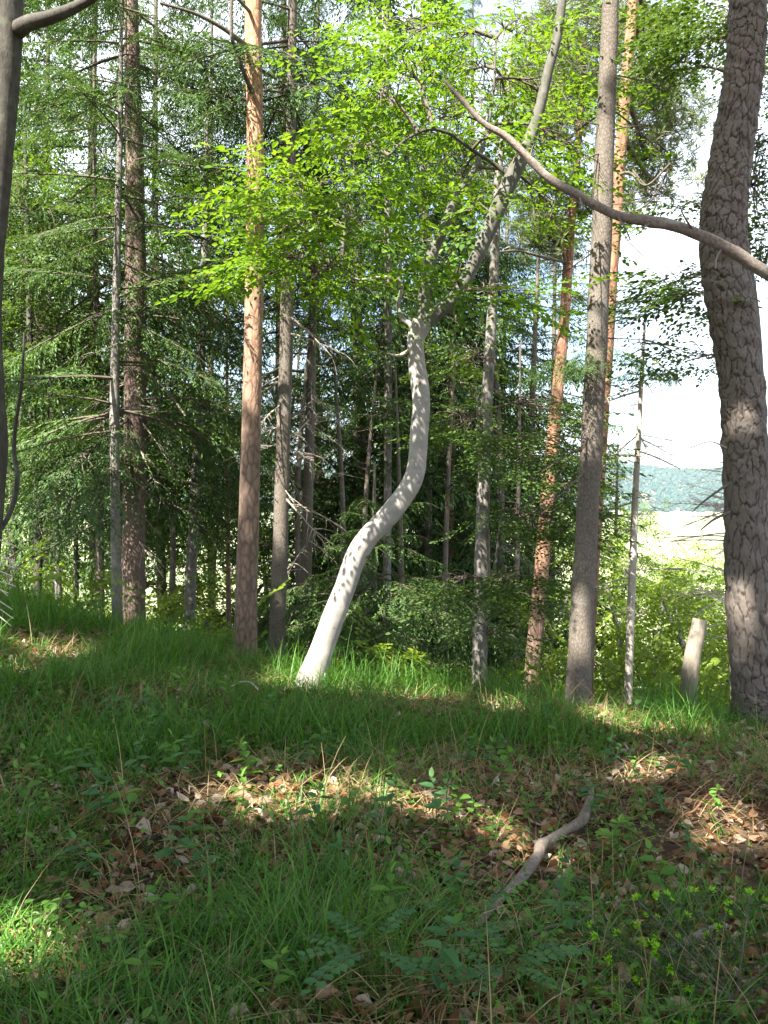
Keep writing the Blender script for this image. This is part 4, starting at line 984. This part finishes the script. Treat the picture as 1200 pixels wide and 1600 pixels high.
def blades(x, y, hgt, wid, lean, az, segs=4, z0=None, droop=0.6):
    n = len(x); t = np.linspace(0, 1, segs + 1)
    z = H(x, y) - 0.01 if z0 is None else z0
    d = np.stack([np.cos(az), np.sin(az)], -1)
    side = np.stack([-np.sin(az), np.cos(az), 0 * az], -1)
    v = []
    for k in t:
        hor = hgt * (lean * k + droop * k * k)
        ver = hgt * (k - 0.42 * np.clip(lean + droop, 0, 1.6) * k * k)
        c = np.stack([x + d[:, 0] * hor, y + d[:, 1] * hor, z + ver], -1)
        w = (wid * (1 - k ** 1.6) * 0.5 + 0.0003)[:, None]
        v += [c - side * w, c + side * w]
    v = np.stack(v, 1)
    tf = np.array([[2 * k, 2 * k + 1, 2 * k + 3, 2 * k + 2] for k in range(segs)])
    f = tf[None] + (np.arange(n) * 2 * (segs + 1))[:, None, None]
    return v.reshape(-1, 3), f.reshape(-1, 4)

def straw():
    n = 21000
    x, y = clearing_points(n, power=1.2)
    keep = wave(x, y, 2.2, 5) + rng.normal(0, .5, n) > 0.0 + 0.5 * np.clip((x / y) * 3, 0, 1)
    x, y = x[keep], y[keep]; n = len(x)
    return blades(x, y, rng.uniform(0.08, 0.24, n), rng.uniform(0.003, 0.006, n), rng.uniform(0.5, 1.4, n), rng.uniform(0, 6.28, n), 4, droop=rng.uniform(0.2, 0.9, n))
def crest_straw():
    n = 11000
    x, y = clearing_points(n, 4.6, 9.6)
    keep = wave(x, y, 1.9, 55) + rng.normal(0, .5, n) > 0.1
    x, y = x[keep], y[keep]; n = len(x)
    return blades(x, y, rng.uniform(0.12, 0.32, n), rng.uniform(0.003, 0.006, n), rng.uniform(0.3, 1.1, n), rng.uniform(0, 6.28, n), 4, droop=rng.uniform(0.2, 0.9, n))
def all_straw():
    return Geo().add(*straw()).add(*crest_straw())
mark(build('dry_grass', all_straw(), M['straw']), 'tangled straw-coloured dead grass lying in the clearing', 'dry grass', kind='stuff')

def grass():
    nt = 21000
    x, y = clearing_points(nt, power=1.1)
    px, _, _ = proj(np.stack([x, y, H(x, y)], -1))
    # thick on the left and along the crest, thin among the litter right of centre
    want = 0.54 + 0.28 * wave(x, y, 1.5, 9) + np.clip((600 - px) / 520, -0.42, 0.7) + 0.25 * np.clip((y - 4.6) / 2.0, 0, 1) * (1 + 0.9 * wave(x, y, 2.4, 77))
    keep = want > rng.uniform(0, 1, nt)
    x, y = x[keep], y[keep]; nt = len(x)
    k = rng.integers(3, 9, nt)
    X = np.repeat(x, k); Y = np.repeat(y, k); n = len(X)
    th = np.repeat(rng.uniform(0.55, 1.3, nt) * (0.8 + 0.85 * np.clip((y - 4) / 4, 0, 1)), k)
    th = th * np.clip(0.95 + 0.6 * wave(X, Y, 3.2, 41), 0.35, 1.7)
    X = X + rng.normal(0, .018, n); Y = Y + rng.normal(0, .018, n)
    return blades(X, Y, th * rng.uniform(0.07, 0.27, n), rng.uniform(0.0035, 0.0095, n), rng.uniform(0.05, 0.6, n), rng.uniform(0, 6.28, n), 4, droop=rng.uniform(0.1, 0.8, n))
mark(build('grass', grass(), M['grass']), 'green woodland grass growing through the leaf litter', 'grass', kind='stuff')

def stalks():
    n = 380
    x, y = clearing_points(n, 2.2, 9.5)
    return blades(x, y, rng.uniform(0.25, 0.55, n), rng.uniform(0.002, 0.004, n), rng.uniform(0.05, 0.35, n), rng.uniform(0, 6.28, n), 5, droop=rng.uniform(0.05, 0.5, n))
mark(build('dry_stalks', stalks(), M['straw']), 'thin dry stalks standing above the green grass', 'dry stalks', kind='stuff')

# low leafy ground cover between the grass
def cover():
    n = 5200
    x, y = clearing_points(n, power=1.15)
    keep = wave(x, y, 2.6, 17) + rng.normal(0, .4, n) > 0.35
    x, y = x[keep], y[keep]; n = len(x)
    k = 5; X = np.repeat(x, k) + rng.normal(0, .03, n * k); Y = np.repeat(y, k) + rng.normal(0, .03, n * k)
    Z = H(X, Y) + rng.uniform(0.03, 0.14, n * k); a = rng.uniform(0, 6.28, n * k); m = n * k
    s = rng.uniform(0.5, 1.2, m)
    return leaf_quads(np.stack([X, Y, Z], -1), np.stack([np.cos(a), np.sin(a), rng.normal(0.1, .3, m)], -1), np.stack([rng.normal(0, .3, m), rng.normal(0, .3, m), np.ones(m)], -1), 0.034 * s, 0.02 * s, 0.2, 0.1)
mark(build('ground_cover', cover(), M['herb']), 'small-leaved green ground cover between grass tufts', 'ground cover', kind='stuff')

# ------------------------------------------------------------------ single plants in the clearing
def herb_mesh(seed, hgt=0.2, pairs=4, leaf=(0.065, 0.036)):
    r = np.random.default_rng(seed)
    t = np.linspace(0, 1, 7)
    st = np.stack([0.05 * np.sin(2 * t + seed) * t, 0.05 * t * t, hgt * t], -1)
    stem = tube(st, np.linspace(0.0022, 0.0012, 7), 5)
    pos, ax, nr, ln = [], [], [], []
    for k in range(pairs):
        u = 0.35 + 0.65 * k / max(1, pairs - 1); p = np.array([np.interp(u, t, st[:, c]) for c in range(3)])
        a0 = k * 1.57 + r.uniform(-.4, .4)
        for sd in (0, math.pi):
            a = a0 + sd + r.uniform(-.3, .3)
            pos.append(p); ax.append([math.cos(a), math.sin(a), r.uniform(-.1, .5)]); nr.append([r.normal(0, .25), r.normal(0, .25), 1]); ln.append(r.uniform(.75, 1.15) * (0.6 if k == pairs - 1 else 1))
    pos.append(st[-1]); ax.append([.3, .2, .8]); nr.append([-.8, 0, .4]); ln.append(.6)
    ln = np.array(ln)
    lv = leaf_quads(np.array(pos), np.array(ax, float), np.array(nr, float), leaf[0] * ln, leaf[1] * ln, 0.2, 0.15)
    return stem, lv
def herb(name, label, loc, seed, hgt, pairs, leaf, mat, group=None, rot=0.0):
    stem, lv = herb_mesh(seed, hgt, pairs, leaf)
    root = thing(name, label, 'plant', loc, group); root.rotation_euler = (0, 0, rot)
    build('stem', stem, M['stem'], root, smooth=True); build('leaves', lv, M[mat], root)
    return root
def copy_tree(o):
    c = o.copy(); COL.objects.link(c)
    for ch in list(o.children):
        d = ch.copy(); COL.objects.link(d); d.parent = c
        for g2 in ch.children:
            e = g2.copy(); COL.objects.link(e); e.parent = d
    return c
herb('seedling', 'bright sunlit seedling beside the light patch left of centre', ground_at(385, 1235), 2, 0.21, 5, (0.085, 0.05), 'herb')
herb('seedling', 'tall seedling in shade below the straight orange-barked pine', ground_at(365, 1120), 3, 0.30, 5, (0.09, 0.05), 'herb')
herb('seedling', 'seedling with opposite leaves lower right of the fallen branch', ground_at(890, 1490), 4, 0.24, 5, (0.07, 0.035), 'blue_herb')
herb('seedling', 'bushy seedling right of the tip of the fallen branch', ground_at(960, 1345), 5, 0.16, 5, (0.085, 0.06), 'herb')
herb('seedling', 'sunlit low seedling by the bright patch at lower left', ground_at(65, 1480), 6, 0.13, 3, (0.07, 0.045), 'herb')
herb('seedling', 'seedling in dim grass right of the lower left bright patch', ground_at(250, 1470), 8, 0.16, 4, (0.08, 0.045), 'herb')
protos = [herb('seedling', 'small green broad-leaved seedling growing in the shaded grass', ground_at(*q), sd, h, pr, lf, mt, 'seedlings in the grass') for q, sd, h, pr, lf, mt in [((650, 1310), 11, .14, 4, (.055, .034), 'herb'), ((110, 1250), 12, .22, 5, (.075, .04), 'blue_herb'), ((560, 1110), 13, .2, 4, (.07, .04), 'herb')]]
spots = [(60, 1220), (150, 1290), (220, 1300), (90, 1300), (340, 1390), (300, 1160), (180, 1180), (480, 1310), (700, 1330), (740, 1300), (690, 1270), (780, 1240), (640, 1380), (600, 1340), (860, 1180), (730, 1190), (900, 1410), (980, 1270), (1000, 1330), (1060, 1230), (1110, 1290), (1150, 1230), (1000, 1130), (1110, 1130), (660, 1130), (470, 1150), (760, 1120), (870, 1120), (540, 1400), (420, 1590), (40, 1360), (700, 1420), (1050, 1420), (1130, 1380), (950, 1210), (820, 1290), (350, 1490), (530, 1200), (240, 1110), (120, 1090), (20, 1110), (75, 1190), (130, 1215), (200, 1240), (45, 1275), (260, 1200), (165, 1130), (230, 1165), (310, 1320), (270, 1380), (370, 1310), (430, 1400), (410, 1150), (620, 1180), (650, 1230), (690, 1310), (720, 1290), (670, 1350), (610, 1290), (560, 1300), (750, 1350), (790, 1200), (840, 1150), (910, 1170), (930, 1290), (1010, 1300), (975, 1310), (1040, 1290), (1090, 1230), (1140, 1190), (1080, 1350), (880, 1420), (930, 1450), (150, 1390), (590, 1480), (1180, 1440), (680, 1570), (200, 1590)]
spots += [(float(a_), float(b_)) for a_, b_ in zip(rng.uniform(10, 900, 34), rng.uniform(1075, 1230, 34))]
for i, q in enumerate(spots):
    c = copy_tree(protos[i % 3]); c.location = ground_at(q[0] + rng.uniform(-8, 8), q[1]); c.rotation_euler = (0, 0, rng.uniform(0, 6.28)); s = rng.uniform(.7, 1.25); c.scale = (s, s, s)

def fern_leaf(g, base, az, L, r, n=7, rise=0.35):
    """pinnate leaf with rounded leaflets"""
    u = np.linspace(0, 1, 9); d = np.array([math.cos(az), math.sin(az)])
    st = np.stack([base[0] + d[0] * L * u, base[1] + d[1] * L * u, base[2] + rise * L * (u - 0.75 * u * u)], -1)
    pos, ax, nr = [], [], []
    for k in range(n):
        t = 0.3 + 0.7 * k / (n - 1); p = np.array([np.interp(t, u, st[:, c]) for c in range(3)])
        for sd in ((1, -1) if k < n - 1 else (0,)):
            a = az + sd * R(65); pos.append(p); ax.append([math.cos(a), math.sin(a), r.uniform(-.1, .15)]); nr.append([r.normal(0, .15), r.normal(0, .15), 1])
    g.add(*leaf_quads(np.array(pos), np.array(ax), np.array(nr, float), 0.042 * L / 0.3, 0.032 * L / 0.3, 0.12, 0.05))
    return st
def pinnate(label, loc, seed, L, n):
    r = np.random.default_rng(seed); root = thing('vetch_plant', label, 'plant', loc)
    g, s = Geo(), Geo()
    for k in range(n):
        az = k * 6.28 / n + r.uniform(-.4, .4); top = np.array([0.01 * math.cos(az), 0.01 * math.sin(az), r.uniform(.08, .15)])
        st = fern_leaf(g, top, az, L * r.uniform(.75, 1.15), r)
        s.add(*tube(np.vstack([[0, 0, 0], top * .6, st]), np.linspace(.002, .001, len(st) + 2), 4))
    build('stem', s, M['stem'], root, smooth=True); build('leaves', g, M['blue_herb'], root)
pinnate('bluish plant with paired oval leaflets at the bottom centre', ground_at(580, 1560), 3, .26, 7)
pinnate('bluish leafy plant beside the small orange light spot near the bottom', ground_at(790, 1580), 4, .22, 7)
pinnate('low plant with oval leaflets beneath the fallen branch', ground_at(740, 1500), 6, .15, 5)

# young spruce with pale buds at the lower right
def young_spruce():
    loc = ground_at(1150, 1590); root = thing('young_spruce', 'young spruce shoots with bright lime buds at the lower right corner', 'plant', loc)
    nd, wd, bd = Geo(), Geo(), Geo()
    r = np.random.default_rng(5)
    tips = []
    for (az, L, rise) in [(170, .33, .45), (150, .24, .9), (120, .25, .7), (60, .22, .9), (20, .26, .5), (-20, .25, .4), (200, .34, .2), (235, .22, .25), (90, .3, .5), (185, .2, .8), (0, .15, 1.4)]:
        a = R(az); u = np.linspace(0, 1, 8)
        st = np.stack([math.cos(a) * L * u, math.sin(a) * L * u, 0.03 + rise * L * u], -1)
        wd.add(*tube(st, np.linspace(.004, .0018, 8), 5))
        subs = [(st, 1.0)]
        for k in range(5):
            b = st[2 + k]; a2 = a + R(45) * (1 if k % 2 else -1); l2 = L * .4 * (1.2 - k * .15)
            s2 = np.stack([b[0] + math.cos(a2) * l2 * u, b[1] + math.sin(a2) * l2 * u, b[2] + 0.25 * l2 * u], -1)
            wd.add(*tube(s2, np.linspace(.002, .001, 8), 4)); subs.append((s2, .8))
        for s2, _ in subs:
            tips.append((s2[-1], unit(s2[-1] - s2[-2])))
            m = 150; t = r.uniform(0.1, 1, m); p = np.stack([np.interp(t, u, s2[:, c]) for c in range(3)], -1)
            ax = unit(s2[-1] - s2[0]) * .7 + r.normal(0, .6, (m, 3))
            nd.add(*strip_quads(p, ax, unit(r.normal(size=(m, 3))), r.uniform(.012, .020, m), .0028))
    for p, d in tips:
        m = 34; ax = unit(d + r.normal(0, .45, (m, 3)))
        bd.add(*strip_quads(np.repeat(p[None], m, 0) - d * .003, ax, unit(r.normal(size=(m, 3))), r.uniform(.012, .022, m), .006))
    root.scale = (1.3, 1.3, 1.2)
    build('stem', wd, M['twig'], root, smooth=True); build('needles', nd, M['spruce_needle'], root); build('buds', bd, M['bud'], root)
young_spruce()

# fallen branches and twigs
def ground_branch(name, label, pix, bark, lift=0.035, cat='branch', sub=None):
    rows = []
    for (px, py, w, up) in pix:
        q = ground_at(px, py); rows.append([q[0], q[1], q[2] + lift + up, w / 2 * q[1] / F_PX])
    rows = np.array(rows); base = rows[0, :3].copy()
    (v, f), s = trunk_mesh(rows, 12, 0.012, 0.10, len(label), 0.0)
    if sub is None:
        o = build(name, (v, f), M[bark], None, base, True); o.location = base
        return mark(o, label, cat)
ground_branch('fallen_branch', 'crooked fallen branch with peeling grey bark in the leaf litter', [(712, 1500, 8, -.01), (738, 1472, 11, 0), (770, 1437, 13, .01), (800, 1405, 15, .015), (822, 1384, 19, .02), (840, 1362, 16, .03), (845, 1344, 19, .03), (866, 1330, 14, .03), (895, 1312, 15, .03), (911, 1299, 17, .03), (920, 1272, 12, .03), (924, 1252, 8, .03), (922, 1238, 3, .03)], 'stick_bark')
ground_branch('fallen_branch', 'short pale grey stick lying behind the lime-budded young spruce', [(1010, 1530, 14, 0), (1050, 1505, 16, .01), (1090, 1482, 14, .01), (1130, 1462, 8, .01)], 'stick_bark')
ground_branch('fallen_twig', 'reddish-brown twig rising from the litter near the right edge', [(1040, 1312, 1.5, 0), (1068, 1288, 3, .01), (1085, 1282, 3.2, .02), (1105, 1262, 3, .03), (1130, 1252, 2.5, .05), (1145, 1228, 1.5, .06)], 'red_twig', cat='twig')
ground_branch('fallen_twig', 'thin dark twig lying across the litter right of the fallen branch', [(820, 1485, 4, 0), (860, 1470, 6, .01), (900, 1462, 5, .01), (940, 1440, 3, .01)], 'twig', cat='twig')
ground_branch('fallen_twig', 'pale curved dead stalk arching in the grass below the leaning beech', [(362, 1104, 1.5, .1), (376, 1100, 1.8, .12), (392, 1101, 2, .12), (404, 1110, 3.5, .1)], 'dead_twig', cat='twig')

# ------------------------------------------------------------------ the summer haze over the valley
def haze():
    m, nt, out = new_mat('haze')
    v = N(nt, 'ShaderNodeVolumePrincipled')
    v.inputs['Color'].default_value = (0.72, 0.86, 1.0, 1)
    v.inputs['Density'].default_value = 0.00006
    v.inputs['Anisotropy'].default_value = 0.0
    nt.links.new(v.outputs[0], out.inputs['Volume'])
    m.cycles.homogeneous_volume = True
    x0, x1, y0, y1, z0, z1 = -3300, 3300, -80, 5300, -82, 260
    v = np.array([[x, y, z] for z in (z0, z1) for y in (y0, y1) for x in (x0, x1)], float)
    f = np.array([[0, 2, 3, 1], [4, 5, 7, 6], [0, 1, 5, 4], [2, 6, 7, 3], [0, 4, 6, 2], [1, 3, 7, 5]])
    mark(build('haze', (v, f), m), 'pale summer haze lying over the valley and far hill', 'haze', kind='stuff')
haze()
